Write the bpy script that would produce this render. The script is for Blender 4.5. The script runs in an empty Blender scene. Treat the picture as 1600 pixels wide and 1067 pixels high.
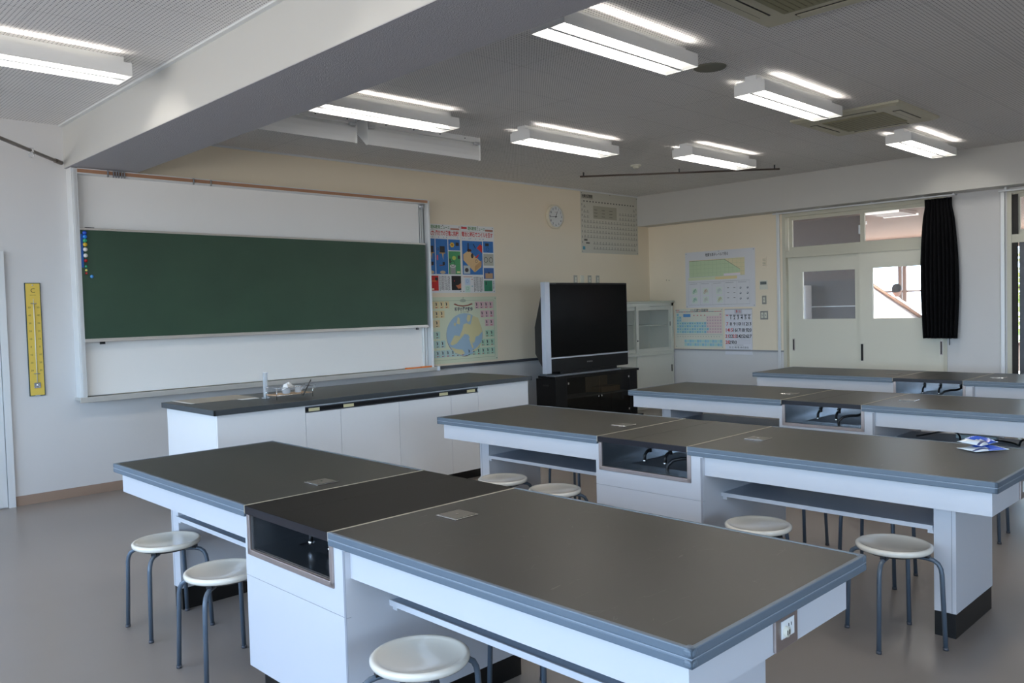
import bpy, bmesh, math, random
from mathutils import Vector, Matrix, Euler
random.seed(7)
SC = bpy.context.scene
COL = SC.collection
PI = math.pi

# ------------------------------------------------------------------ camera, world, exposure
cam = bpy.data.cameras.new('camera')
cam.sensor_width = 36.0
cam.lens = 36.0 * 1292.685 / 1600.0
cam.clip_start = 0.05
cam.clip_end = 200
camo = bpy.data.objects.new('camera', cam)
COL.objects.link(camo)
R_ = Vector((0.71479849, -0.6987935, -0.0273999))
U_ = Vector((0.046853, 0.00876038, 0.99886338)).normalized()
F_ = Vector((0.69775921, 0.7152698, -0.03900248))
M = Matrix((R_, U_, -F_)).transposed().to_4x4()
M.translation = Vector((-10.3837, -7.5954, 1.4873))
camo.matrix_world = M
SC.camera = camo

SC.view_settings.view_transform = 'Standard'
SC.view_settings.look = 'None'
SC.view_settings.gamma = 1.0
SC.view_settings.use_curve_mapping = False
SC.view_settings.exposure = 0.0
SC.cycles.use_denoising = True
SC.cycles.max_bounces = 8
SC.cycles.diffuse_bounces = 5
SC.cycles.glossy_bounces = 4
SC.cycles.transmission_bounces = 6
SC.cycles.transparent_max_bounces = 8
SC.cycles.caustics_reflective = False
SC.cycles.caustics_refractive = False
SC.cycles.sample_clamp_indirect = 4.0

SKY_STRENGTH = 12.5
TUBE_STRENGTH = 34.0
w = bpy.data.worlds.new('world'); SC.world = w
w.use_nodes = True
nt = w.node_tree; nt.nodes.clear()
wo = nt.nodes.new('ShaderNodeOutputWorld'); bg = nt.nodes.new('ShaderNodeBackground')
tc = nt.nodes.new('ShaderNodeTexCoord'); sx = nt.nodes.new('ShaderNodeSeparateXYZ')
rmp = nt.nodes.new('ShaderNodeValToRGB')
mr = nt.nodes.new('ShaderNodeMapRange'); mr.inputs['From Min'].default_value = -1; mr.inputs['From Max'].default_value = 1
nt.links.new(tc.outputs['Generated'], sx.inputs[0]); nt.links.new(sx.outputs[2], mr.inputs['Value']); nt.links.new(mr.outputs[0], rmp.inputs[0])
E_ = rmp.color_ramp.elements
E_[0].position = 0.0; E_[0].color = (0.46, 0.45, 0.43, 1)          # sunlit ground, seen from above
E_[1].position = 1.0; E_[1].color = (0.25, 0.45, 1.0, 1)
for p_, c_ in ((0.485, (0.54, 0.53, 0.52, 1)), (0.505, (0.60, 0.80, 1.0, 1)), (0.75, (0.34, 0.58, 1.0, 1))):
    e_ = E_.new(p_); e_.color = c_
nt.links.new(rmp.outputs[0], bg.inputs[0]); bg.inputs[1].default_value = SKY_STRENGTH
nt.links.new(bg.outputs[0], wo.inputs[0])

# ------------------------------------------------------------------ materials
def lin(c):
    c = c / 255.0
    return c / 12.92 if c <= 0.04045 else ((c + 0.055) / 1.055) ** 2.4
def rgb(r, g, b): return (lin(r), lin(g), lin(b), 1.0)
MATS = {}
def mat(name, col, rough=0.6, metal=0.0, spec=0.5, emit=0.0, noise=0.0, nscale=20.0, bump=0.0, bscale=200.0, coat=0.0, trans=0.0, alpha=1.0):
    if name in MATS: return MATS[name]
    m = bpy.data.materials.new(name); m.use_nodes = True
    n = m.node_tree; b = n.nodes['Principled BSDF']
    b.inputs['Base Color'].default_value = col
    b.inputs['Roughness'].default_value = rough
    b.inputs['Metallic'].default_value = metal
    b.inputs['Specular IOR Level'].default_value = spec
    b.inputs['Coat Weight'].default_value = coat
    b.inputs['Coat Roughness'].default_value = 0.08
    b.inputs['Transmission Weight'].default_value = trans
    b.inputs['Alpha'].default_value = alpha
    if emit:
        b.inputs['Emission Color'].default_value = col
        b.inputs['Emission Strength'].default_value = emit
    if noise or bump:
        t = n.nodes.new('ShaderNodeTexCoord')
    if noise:
        ns = n.nodes.new('ShaderNodeTexNoise'); ns.inputs['Scale'].default_value = nscale; ns.inputs['Detail'].default_value = 5
        n.links.new(t.outputs['Object'], ns.inputs['Vector'])
        mx = n.nodes.new('ShaderNodeMix'); mx.data_type = 'RGBA'
        k0 = 1 - noise; k1 = 1 + noise
        mx.inputs[6].default_value = (col[0]*k0, col[1]*k0, col[2]*k0, 1)
        mx.inputs[7].default_value = (min(1, col[0]*k1), min(1, col[1]*k1), min(1, col[2]*k1), 1)
        n.links.new(ns.outputs['Fac'], mx.inputs[0]); n.links.new(mx.outputs[2], b.inputs['Base Color'])
    if bump:
        nb = n.nodes.new('ShaderNodeTexNoise'); nb.inputs['Scale'].default_value = bscale
        n.links.new(t.outputs['Object'], nb.inputs['Vector'])
        bp = n.nodes.new('ShaderNodeBump'); bp.inputs['Strength'].default_value = bump; bp.inputs['Distance'].default_value = 0.01
        n.links.new(nb.outputs['Fac'], bp.inputs['Height']); n.links.new(bp.outputs[0], b.inputs['Normal'])
    MATS[name] = m
    return m

WHITE = mat('white_laminate', rgb(208, 209, 213), 0.35, noise=0.015, nscale=3)
WPAINT = mat('offwhite_wall_paint', rgb(214, 213, 212), 0.55, noise=0.02, nscale=1.5)
BEIGE = mat('beige_wall_paint', rgb(238, 225, 201), 0.55, noise=0.03, nscale=1.2)
BEAMP = mat('beam_wall_paint', rgb(198, 197, 192), 0.5, noise=0.02, nscale=1.2)
BEAMU = mat('sprayed_beam_underside', rgb(176, 175, 180), 0.7, bump=0.5, bscale=160)
FRAMEC = mat('cream_steel_frame', rgb(205, 202, 184), 0.45)
DOORC = mat('cream_door_panel', rgb(222, 219, 203), 0.45)
ALU = mat('aluminium', rgb(205, 207, 210), 0.35, 0.6)
ALUW = mat('white_aluminium', rgb(226, 228, 228), 0.35, 0.15)
STEEL = mat('stainless_steel', rgb(205, 208, 212), 0.26, 1.0)
STEELF = mat('brushed_steel_trim', rgb(186, 172, 166), 0.4, 0.9)
CHROME = mat('chrome', rgb(220, 220, 222), 0.12, 1.0)
BLACK = mat('black_plastic', rgb(18, 18, 20), 0.35)
TOE = mat('black_toe_vinyl', rgb(12, 12, 12), 0.4)
BAND = mat('bluegrey_edge_band', rgb(98, 111, 123), 0.4)
GROOVE = mat('light_groove', rgb(150, 160, 172), 0.4)
LIDEDGE = mat('black_lid_edge', rgb(22, 20, 28), 0.3)
SEAM = mat('beige_seam_strip', rgb(178, 168, 148), 0.45)
SHELFT = mat('bluegrey_shelf', rgb(168, 178, 192), 0.35)
LEGM = mat('bluegrey_steel_tube', rgb(84, 97, 110), 0.35, 0.1, coat=0.2)
SEATM = mat('cream_stool_seat', rgb(236, 229, 214), 0.2, coat=0.7)
GLASS = mat('clear_glass', (1, 1, 1, 1), 0.02, trans=1.0)
GREYTRIM = mat('grey_trim', rgb(70, 72, 78), 0.4)
TAN = mat('brown_baseboard', rgb(150, 128, 112), 0.5)
CORK = mat('brown_cork_strip', rgb(172, 128, 100), 0.8)
ORANGE = mat('orange_plastic', rgb(235, 130, 60), 0.5)
YELLOW = mat('yellow_enamel', rgb(222, 192, 84), 0.4)
BLUEP = mat('blue_plastic', rgb(30, 90, 170), 0.4)
LABELC = mat('cream_label_card', rgb(225, 215, 170), 0.6)
TUBE = mat('fluorescent_tube', (1.0, 0.95, 0.88, 1), 0.5, emit=TUBE_STRENGTH)
FIXW = mat('white_fixture_enamel', rgb(238, 238, 236), 0.3)
ACC = mat('cream_ac_plastic', rgb(196, 192, 170), 0.5)
ACG = mat('olive_ac_grille', rgb(142, 138, 108), 0.6)
DARKSLOT = mat('dark_slot', rgb(30, 28, 24), 0.7)
SPK = mat('greenish_speaker_cover', rgb(120, 120, 108), 0.7)
PAPER = mat('white_paper', rgb(232, 232, 230), 0.7)
BLKCLOTH = mat('black_curtain_cloth', rgb(16, 16, 18), 0.95, spec=0.1)
SCREEN = mat('dark_tv_screen', rgb(5, 5, 6), 0.2, spec=0.06)
TVBLK = mat('black_tv_plastic', rgb(13, 13, 14), 0.4, spec=0.2)
TVSIL = mat('silver_tv_trim', rgb(190, 195, 205), 0.3, 0.5)
SMOKE = mat('smoked_glass', rgb(12, 12, 12), 0.04, alpha=0.45)
CARTON = mat('brown_carton', rgb(170, 140, 100), 0.8)
ATTR = None

def attr_mat():
    global ATTR
    if ATTR: return ATTR
    m = bpy.data.materials.new('printed_ink'); m.use_nodes = True
    n = m.node_tree; b = n.nodes['Principled BSDF']
    a = n.nodes.new('ShaderNodeAttribute'); a.attribute_name = 'ink'
    n.links.new(a.outputs['Color'], b.inputs['Base Color'])
    b.inputs['Roughness'].default_value = 0.55
    ATTR = m
    return m

def worktop_mat():
    m = bpy.data.materials.new('dark_worktop_laminate'); m.use_nodes = True
    n = m.node_tree; b = n.nodes['Principled BSDF']
    t = n.nodes.new('ShaderNodeTexCoord')
    ns = n.nodes.new('ShaderNodeTexNoise'); ns.inputs['Scale'].default_value = 2.5; ns.inputs['Detail'].default_value = 6
    n.links.new(t.outputs['Object'], ns.inputs['Vector'])
    r = n.nodes.new('ShaderNodeValToRGB')
    r.color_ramp.elements[0].position = 0.3; r.color_ramp.elements[0].color = rgb(40, 39, 36)
    r.color_ramp.elements[1].position = 0.75; r.color_ramp.elements[1].color = rgb(46, 44, 40)
    n.links.new(ns.outputs['Fac'], r.inputs[0])
    # thin scratches
    mp = n.nodes.new('ShaderNodeMapping'); mp.inputs['Scale'].default_value = (3, 9, 1); mp.inputs['Rotation'].default_value = (0, 0, 0.6)
    n.links.new(t.outputs['Object'], mp.inputs[0])
    v = n.nodes.new('ShaderNodeTexVoronoi'); v.feature = 'DISTANCE_TO_EDGE'; v.inputs['Scale'].default_value = 1.7
    n2 = n.nodes.new('ShaderNodeTexNoise'); n2.inputs['Scale'].default_value = 3
    n.links.new(mp.outputs[0], n2.inputs['Vector']); n.links.new(mp.outputs[0], v.inputs['Vector'])
    lt = n.nodes.new('ShaderNodeMath'); lt.operation = 'LESS_THAN'; lt.inputs[1].default_value = 0.006
    n.links.new(v.outputs['Distance'], lt.inputs[0])
    g = n.nodes.new('ShaderNodeMath'); g.operation = 'GREATER_THAN'; g.inputs[1].default_value = 0.62
    n.links.new(n2.outputs['Fac'], g.inputs[0])
    mu = n.nodes.new('ShaderNodeMath'); mu.operation = 'MULTIPLY'
    n.links.new(lt.outputs[0], mu.inputs[0]); n.links.new(g.outputs[0], mu.inputs[1])
    m3 = n.nodes.new('ShaderNodeMath'); m3.operation = 'MULTIPLY'; m3.inputs[1].default_value = 0.25
    n.links.new(mu.outputs[0], m3.inputs[0])
    mx = n.nodes.new('ShaderNodeMix'); mx.data_type = 'RGBA'; mx.inputs[7].default_value = rgb(130, 128, 122)
    n.links.new(m3.outputs[0], mx.inputs[0]); n.links.new(r.outputs[0], mx.inputs[6])
    n.links.new(mx.outputs[2], b.inputs['Base Color'])
    b.inputs['Roughness'].default_value = 0.36
    b.inputs['Specular IOR Level'].default_value = 0.45
    return m
TOP = worktop_mat()

def ceiling_mat():
    m = bpy.data.materials.new('perforated_ceiling_board'); m.use_nodes = True
    n = m.node_tree; b = n.nodes['Principled BSDF']
    t = n.nodes.new('ShaderNodeTexCoord')
    s = n.nodes.new('ShaderNodeVectorMath'); s.operation = 'MULTIPLY'; s.inputs[1].default_value = (1/0.0227, 1/0.0227, 0)
    n.links.new(t.outputs['Object'], s.inputs[0])
    f = n.nodes.new('ShaderNodeVectorMath'); f.operation = 'FRACTION'; n.links.new(s.outputs[0], f.inputs[0])
    su = n.nodes.new('ShaderNodeVectorMath'); su.operation = 'SUBTRACT'; su.inputs[1].default_value = (.5, .5, 0)
    n.links.new(f.outputs[0], su.inputs[0])
    ln = n.nodes.new('ShaderNodeVectorMath'); ln.operation = 'LENGTH'; n.links.new(su.outputs[0], ln.inputs[0])
    lt = n.nodes.new('ShaderNodeMath'); lt.operation = 'LESS_THAN'; lt.inputs[1].default_value = 0.19
    n.links.new(ln.outputs['Value'], lt.inputs[0])
    # board joints every 0.909 x 0.4545 m
    s2 = n.nodes.new('ShaderNodeVectorMath'); s2.operation = 'MULTIPLY'; s2.inputs[1].default_value = (1/0.908, 1/0.454, 0)
    n.links.new(t.outputs['Object'], s2.inputs[0])
    f2 = n.nodes.new('ShaderNodeVectorMath'); f2.operation = 'FRACTION'; n.links.new(s2.outputs[0], f2.inputs[0])
    sp = n.nodes.new('ShaderNodeSeparateXYZ'); n.links.new(f2.outputs[0], sp.inputs[0])
    la = n.nodes.new('ShaderNodeMath'); la.operation = 'LESS_THAN'; la.inputs[1].default_value = 0.005; n.links.new(sp.outputs[0], la.inputs[0])
    lb = n.nodes.new('ShaderNodeMath'); lb.operation = 'LESS_THAN'; lb.inputs[1].default_value = 0.010; n.links.new(sp.outputs[1], lb.inputs[0])
    mxx = n.nodes.new('ShaderNodeMath'); mxx.operation = 'MAXIMUM'; n.links.new(la.outputs[0], mxx.inputs[0]); n.links.new(lb.outputs[0], mxx.inputs[1])
    mh = n.nodes.new('ShaderNodeMath'); mh.operation = 'MULTIPLY'; mh.inputs[1].default_value = 0.35; n.links.new(mxx.outputs[0], mh.inputs[0])
    mm = n.nodes.new('ShaderNodeMath'); mm.operation = 'MAXIMUM'; n.links.new(mh.outputs[0], mm.inputs[0]); n.links.new(lt.outputs[0], mm.inputs[1])
    mx = n.nodes.new('ShaderNodeMix'); mx.data_type = 'RGBA'
    mx.inputs[6].default_value = rgb(236, 234, 232); mx.inputs[7].default_value = rgb(84, 82, 86)
    n.links.new(mm.outputs[0], mx.inputs[0]); n.links.new(mx.outputs[2], b.inputs['Base Color'])
    b.inputs['Roughness'].default_value = 0.85
    return m
CEIL = ceiling_mat()

def floor_mat():
    m = bpy.data.materials.new('grey_vinyl_floor'); m.use_nodes = True
    n = m.node_tree; b = n.nodes['Principled BSDF']
    t = n.nodes.new('ShaderNodeTexCoord')
    ns = n.nodes.new('ShaderNodeTexNoise'); ns.inputs['Scale'].default_value = 1.3; ns.inputs['Detail'].default_value = 8; ns.inputs['Roughness'].default_value = 0.6
    n.links.new(t.outputs['Object'], ns.inputs['Vector'])
    r = n.nodes.new('ShaderNodeValToRGB')
    r.color_ramp.elements[0].position = 0.3; r.color_ramp.elements[0].color = rgb(136, 128, 121)
    r.color_ramp.elements[1].position = 0.75; r.color_ramp.elements[1].color = rgb(142, 134, 127)
    n.links.new(ns.outputs['Fac'], r.inputs[0]); n.links.new(r.outputs[0], b.inputs['Base Color'])
    r2 = n.nodes.new('ShaderNodeMapRange'); r2.inputs['To Min'].default_value = 0.27; r2.inputs['To Max'].default_value = 0.32
    n.links.new(ns.outputs['Fac'], r2.inputs['Value']); n.links.new(r2.outputs[0], b.inputs['Roughness'])
    return m
FLOOR = floor_mat()

def chalk_mat():
    m = bpy.data.materials.new('green_chalkboard'); m.use_nodes = True
    n = m.node_tree; b = n.nodes['Principled BSDF']
    t = n.nodes.new('ShaderNodeTexCoord')
    mp = n.nodes.new('ShaderNodeMapping'); mp.inputs['Scale'].default_value = (1.2, 1, 1.5); n.links.new(t.outputs['Object'], mp.inputs[0])
    ns = n.nodes.new('ShaderNodeTexNoise'); ns.inputs['Scale'].default_value = 1.6; ns.inputs['Detail'].default_value = 6
    n.links.new(mp.outputs[0], ns.inputs['Vector'])
    r = n.nodes.new('ShaderNodeValToRGB')
    r.color_ramp.elements[0].position = 0.3; r.color_ramp.elements[0].color = rgb(38, 66, 50)
    r.color_ramp.elements[1].position = 0.8; r.color_ramp.elements[1].color = rgb(46, 76, 58)
    n.links.new(ns.outputs['Fac'], r.inputs[0]); n.links.new(r.outputs[0], b.inputs['Base Color'])
    b.inputs['Roughness'].default_value = 0.5
    return m
CHALK = chalk_mat()

# ------------------------------------------------------------------ mesh helpers
class MB:
    def __init__(s):
        s.bm = bmesh.new(); s.ink = None
    def _mi(s, faces, mi):
        for f in faces: f.material_index = mi
    def box(s, x0, x1, y0, y1, z0, z1, mi=0, bev=0.0, seg=2):
        if x1 < x0: x0, x1 = x1, x0
        if y1 < y0: y0, y1 = y1, y0
        if z1 < z0: z0, z1 = z1, z0
        r = bmesh.ops.create_cube(s.bm, size=1.0)
        vs = r['verts']
        for v in vs:
            v.co = Vector((x0 + (v.co.x + .5) * (x1 - x0), y0 + (v.co.y + .5) * (y1 - y0), z0 + (v.co.z + .5) * (z1 - z0)))
        fs = list({f for v in vs for f in v.link_faces})
        s._mi(fs, mi)
        if bev > 0:
            es = list({e for v in vs for e in v.link_edges})
            rr = bmesh.ops.bevel(s.bm, geom=es, offset=bev, segments=seg, affect='EDGES', profile=0.5, material=-1)
            s._mi(rr['faces'], mi)
        return s
    def prism(s, pts, axis, a, b, mi=0):
        """polygon pts (2D) extruded along axis from a to b. axis x:(y,z) y:(x,z) z:(x,y)"""
        def mk(p, t):
            if axis == 'x': return (t, p[0], p[1])
            if axis == 'y': return (p[0], t, p[1])
            return (p[0], p[1], t)
        v0 = [s.bm.verts.new(mk(p, a)) for p in pts]; v1 = [s.bm.verts.new(mk(p, b)) for p in pts]
        n = len(pts); fs = []
        for i in range(n):
            j = (i + 1) % n
            fs.append(s.bm.faces.new((v0[i], v0[j], v1[j], v1[i])))
        fs.append(s.bm.faces.new(v0[::-1])); fs.append(s.bm.faces.new(v1))
        s._mi(fs, mi)
        bmesh.ops.recalc_face_normals(s.bm, faces=fs)
        return s
    def tube(s, path, r, seg=12, mi=0, caps=True, smooth=True):
        path = [Vector(p) for p in path]; rings = []
        n = len(path)
        prev = None
        for i, p in enumerate(path):
            d = (path[min(i + 1, n - 1)] - path[max(i - 1, 0)])
            d.normalize()
            if prev is None:
                a = Vector((0, 0, 1)) if abs(d.z) < .9 else Vector((1, 0, 0))
                u = d.cross(a).normalized()
            else:
                u = (prev - d * prev.dot(d)).normalized()
            prev = u
            v = d.cross(u)
            rr = r[i] if isinstance(r, (list, tuple)) else r
            rings.append([s.bm.verts.new(p + (u * math.cos(2*PI*k/seg) + v * math.sin(2*PI*k/seg)) * rr) for k in range(seg)])
        fs = []
        for i in range(n - 1):
            for k in range(seg):
                f = s.bm.faces.new((rings[i][k], rings[i][(k+1) % seg], rings[i+1][(k+1) % seg], rings[i+1][k])); f.smooth = smooth; fs.append(f)
        if caps:
            fs.append(s.bm.faces.new(rings[0][::-1])); fs.append(s.bm.faces.new(rings[-1]))
        s._mi(fs, mi)
        bmesh.ops.recalc_face_normals(s.bm, faces=fs)
        return s
    def lathe(s, prof, c=(0, 0, 0), seg=32, axis='z', mi=0, smooth=True, flip=False):
        c = Vector(c); rings = []
        for (r, h) in prof:
            ring = []
            if r < 1e-6:
                ring = [None]
                p = {'z': Vector((0, 0, h)), 'y': Vector((0, h, 0)), 'x': Vector((h, 0, 0))}[axis]
                ring = [s.bm.verts.new(c + p)]
            else:
                for k in range(seg):
                    a = 2*PI*k/seg; x, y = r*math.cos(a), r*math.sin(a)
                    p = {'z': Vector((x, y, h)), 'y': Vector((x, h, y)), 'x': Vector((h, x, y))}[axis]
                    ring.append(s.bm.verts.new(c + p))
            rings.append(ring)
        fs = []
        for i in range(len(rings) - 1):
            A, B = rings[i], rings[i+1]
            for k in range(seg):
                k2 = (k + 1) % seg
                if len(A) == 1 and len(B) == 1: continue
                if len(A) == 1: vs = (A[0], B[k2], B[k])
                elif len(B) == 1: vs = (A[k], A[k2], B[0])
                else: vs = (A[k], A[k2], B[k2], B[k])
                f = s.bm.faces.new(vs); f.smooth = smooth; fs.append(f)
        s._mi(fs, mi)
        bmesh.ops.recalc_face_normals(s.bm, faces=fs)
        return s
    # ---- flat ink helpers: on a plane given by origin o, axes u (right), v (up); ink colour per face
    def _ink(s):
        if s.ink is None: s.ink = s.bm.faces.layers.float_color.new('ink') if hasattr(s.bm.faces.layers, 'float_color') else None
        return s.ink
    def quad(s, pl, u0, v0, u1, v1, col, h=0.0):
        o, u, v = pl; n = u.cross(v)
        vs = [s.bm.verts.new(o + u*a + v*b + n*h) for a, b in ((u0, v0), (u1, v0), (u1, v1), (u0, v1))]
        f = s.bm.faces.new(vs); s.cols.append((f, col)) if hasattr(s, 'cols') else None
        return f
    def poly(s, pl, pts, col, h=0.0):
        o, u, v = pl; n = u.cross(v)
        vs = [s.bm.verts.new(o + u*a + v*b + n*h) for a, b in pts]
        f = s.bm.faces.new(vs); s.cols.append((f, col))
        return f

class Ink(MB):
    """flat printed artwork: many small coloured faces on one plane"""
    def __init__(s, o, u, v):
        super().__init__(); s.cols = []; s.pl = (Vector(o), Vector(u), Vector(v))
    def r(s, u0, v0, u1, v1, col, h=0.0): s.quad(s.pl, u0, v0, u1, v1, col, h); return s
    def p(s, pts, col, h=0.0): s.poly(s.pl, pts, col, h); return s
    def disc(s, cu, cv, ru, rv, col, h=0.0, n=24, a0=0, a1=2*PI):
        s.p([(cu + ru*math.cos(a0+(a1-a0)*k/n), cv + rv*math.sin(a0+(a1-a0)*k/n)) for k in range(n)], col, h); return s
    def ring(s, cu, cv, r0, r1, col, h=0.0, n=20):
        for k in range(n):
            a, b = 2*PI*k/n, 2*PI*(k+1)/n
            s.p([(cu+r0*math.cos(a), cv+r0*math.sin(a)), (cu+r1*math.cos(a), cv+r1*math.sin(a)), (cu+r1*math.cos(b), cv+r1*math.sin(b)), (cu+r0*math.cos(b), cv+r0*math.sin(b))], col, h)
        return s
    def text(s, txt, cu, cv, size, col, h=0.0002, width=None, align='CENTER', bold=0.0):
        c = bpy.data.curves.new('lettering', 'FONT'); c.body = txt; c.size = size
        c.align_x = align; c.align_y = 'CENTER'; c.resolution_u = 2; c.offset = bold * size
        o = bpy.data.objects.new('lettering', c)
        me = o.to_mesh()
        if len(me.vertices):
            xs = [v.co.x for v in me.vertices]
            k = 1.0
            if width: k = width / max(1e-6, max(xs) - min(xs))
            o_, u, v = s.pl; n = u.cross(v)
            vs = [s.bm.verts.new(o_ + u*(cu + q.co.x*k) + v*(cv + q.co.y) + n*h) for q in me.vertices]
            for f in me.polygons:
                try: s.cols.append((s.bm.faces.new([vs[i] for i in f.vertices]), col))
                except ValueError: pass
        o.to_mesh_clear(); bpy.data.objects.remove(o); bpy.data.curves.remove(c)
        return s

def wloc(o):
    v = Vector((0, 0, 0))
    while o is not None:
        v += o.location; o = o.parent
    return v
def obj(name, mb, mats, parent=None, loc=None):
    """link the builder as ONE mesh object; geometry is given in world coordinates"""
    if not isinstance(mats, (list, tuple)): mats = [mats]
    me = bpy.data.meshes.new(name)
    cols = getattr(mb, 'cols', None)
    if cols is not None:
        mb.bm.faces.index_update()
        cmap = {f.index: c for f, c in cols}
        nrm = mb.pl[1].cross(mb.pl[2])
    base = wloc(parent) if parent else Vector((0, 0, 0))
    org = Vector(loc) if loc is not None else Vector((0, 0, 0))
    for v in mb.bm.verts: v.co -= base + org
    mb.bm.to_mesh(me)
    if cols is not None:
        a = me.attributes.new('ink', 'FLOAT_COLOR', 'FACE')
        for i in range(len(me.polygons)):
            a.data[i].color = cmap.get(i, (1, 1, 1, 1))
    mb.bm.free()
    for m in mats: me.materials.append(m)
    o = bpy.data.objects.new(name, me); COL.objects.link(o)
    if parent: o.parent = parent
    o.location = org
    return o
def thing(name, label, cat, loc, group=None):
    o = bpy.data.objects.new(name, None); COL.objects.link(o)
    o.empty_display_size = 0.1
    o.location = loc; o['label'] = label; o['category'] = cat
    if group: o['group'] = group
    return o
def tag(o, label, cat, group=None):
    o['label'] = label; o['category'] = cat
    if group: o['group'] = group
    return o
def struct(name, mb, mats, parent=None):
    o = obj(name, mb, mats, parent)
    if parent is None: o['kind'] = 'structure'
    return o
def copy_thing(root, loc, rotz=None, label=None, group=None):
    r = root.copy(); COL.objects.link(r); r.location = loc
    if rotz is not None: r.rotation_euler = (0, 0, rotz)
    if label: r['label'] = label
    if group: r['group'] = group
    for ch in KIDS.get(root.name, []):
        c = ch.copy(); COL.objects.link(c); c.parent = r
        for g in KIDS.get(ch.name, []):
            d = g.copy(); COL.objects.link(d); d.parent = c
    return r
KIDS = {}
def note_kids():
    KIDS.clear()
    for o in list(COL.objects):
        if o.parent: KIDS.setdefault(o.parent.name, []).append(o)

# ------------------------------------------------------------------ room constants (metres)
H = 3.122
XL, XR = -13.6, 0.0         # window wall, corridor wall
YF, YB = 0.0, -12.2          # front (chalkboard) wall, back wall
BX0, BX1, BZ = -8.162, -7.612, 2.767

fl = MB().box(XL - .2, 7.0, YB - .2, 6.0, -0.1, 0.0); struct('floor', fl, FLOOR)
ce = MB().box(XL - .2, XR + .15, YB - .2, YF + .15, H, H + .1); struct('ceiling', ce, CEIL)

# front wall: painted white left of the beam, beige above the dado to the right of it
f = MB()
f.box(XL, BX0, YF, YF + .15, 0, H, 0)
f.box(BX0, XR + .15, YF, YF + .15, 0, .82, 0)
f.box(BX0, BX0 + .3, YF, YF + .15, .82, H, 0); f.box(BX0 + .3, XR + .15, YF, YF + .15, .82, H, 1)
struct('wall_front', f, [WPAINT, BEIGE])
FILL_BWIN = [(-10.6, -8.2)]  # unseen rear window, added to brighten surfaces that face the back wall
f = MB(); xs_ = [XL] + [x for p in FILL_BWIN for x in p] + [XR]
for i in range(0, len(xs_), 2): f.box(xs_[i], xs_[i+1], YB - .15, YB, 0, H)
for a, b in FILL_BWIN: f.box(a, b, YB - .15, YB, 0, .85); f.box(a, b, YB - .15, YB, 2.6, H)
struct('wall_back', f, WPAINT)
for i, (a, b) in enumerate(FILL_BWIN):
    g = MB(); c_ = (a + b) / 2
    g.box(a, a + .05, YB - .1, YB - .03, .85, 2.6); g.box(b - .05, b, YB - .1, YB - .03, .85, 2.6); g.box(a + .05, b - .05, YB - .1, YB - .03, .85, .9); g.box(a + .05, b - .05, YB - .1, YB - .03, 2.55, 2.6); g.box(c_ - .03, c_ + .03, YB - .1, YB - .03, .9, 2.55)
    wf = struct('window_%d' % (i + 6), g, ALUW)
    g = MB().box(a + .05, b - .05, YB - .07, YB - .065, .9, 2.55); obj('pane', g, mat('window_pane', (1, 1, 1, 1), 0.0, alpha=0.06), wf)
    L = bpy.data.lights.new('fill_window_portal', 'AREA'); L.shape = 'RECTANGLE'; L.size = abs(b - a); L.size_y = 1.75; L.cycles.is_portal = True
    lo = bpy.data.objects.new('fill_window_portal', L); COL.objects.link(lo); lo.location = (c_, YB - .18, 1.725); lo.rotation_euler = (PI/2, 0, 0)
# corridor wall with the sliding-door opening and a second opening
D0, D1, DZ = -2.19, -4.235, 2.66
E0, E1 = -4.86, -6.95
f = MB()
f.box(XR, XR + .15, YF, D0, 0, .82, 0); f.box(XR, XR + .15, YF, D0, .82, H, 1)
f.box(XR, XR + .15, D1, E0, 0, H, 0)
f.box(XR, XR + .15, E1, YB, 0, H, 0)
f.box(XR, XR + .15, D0, D1, DZ, H, 0); f.box(XR, XR + .15, E0, E1, DZ, H, 0)
struct('wall_right', f, [WPAINT, BEIGE])
# window wall
WIN = [(-0.5, -3.2), (-3.5, -6.2), (-6.5, -9.2), (-9.5, -11.7)]
WZ0, WZ1 = 0.85, 2.75
f = MB()
ys = [YF] + [y for p in WIN for y in p] + [YB]
for i in range(0, len(ys), 2): f.box(XL - .2, XL, ys[i], ys[i+1], 0, H)
for a, b in WIN:
    f.box(XL - .2, XL, a, b, 0, WZ0); f.box(XL - .2, XL, a, b, WZ1, H)
struct('wall_left', f, WPAINT)
for i, (a, b) in enumerate(WIN):
    g = MB(); w_ = .05
    g.box(XL - .12, XL - .04, a, a - w_, WZ0, WZ1); g.box(XL - .12, XL - .04, b + w_, b, WZ0, WZ1)
    g.box(XL - .12, XL - .04, a - w_, b + w_, WZ0, WZ0 + w_); g.box(XL - .12, XL - .04, a - w_, b + w_, WZ1 - w_, WZ1)
    mdl = (a + b) / 2
    g.box(XL - .11, XL - .05, mdl + .03, mdl - .03, WZ0 + w_, WZ1 - w_)
    wf = struct('window_%d' % (i + 1), g, ALUW)
    g = MB().box(XL - .085, XL - .079, a - w_, b + w_, WZ0 + w_, WZ1 - w_)
    GP = mat('window_pane', (1, 1, 1, 1), 0.0, alpha=0.06)
    obj('pane', g, GP, wf)
    L = bpy.data.lights.new('window_portal', 'AREA'); L.shape = 'RECTANGLE'; L.size = abs(b - a); L.size_y = WZ1 - WZ0
    L.cycles.is_portal = True
    lo = bpy.data.objects.new('window_portal', L); COL.objects.link(lo)
    lo.location = (XL - .22, (a + b) / 2, (WZ0 + WZ1) / 2); lo.rotation_euler = (PI/2, 0, -PI/2)

# beams
g = MB().box(BX0, BX1, YB, YF, BZ + .004, H, 0); g.box(BX0 + .001, BX1 - .001, YB, YF, BZ, BZ + .004, 1)
struct('trim_1', g, [BEAMP, BEAMU])
g = MB().box(-.279, XR, YB, YF, 2.676, H); struct('trim_2', g, BEAMP)
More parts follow.
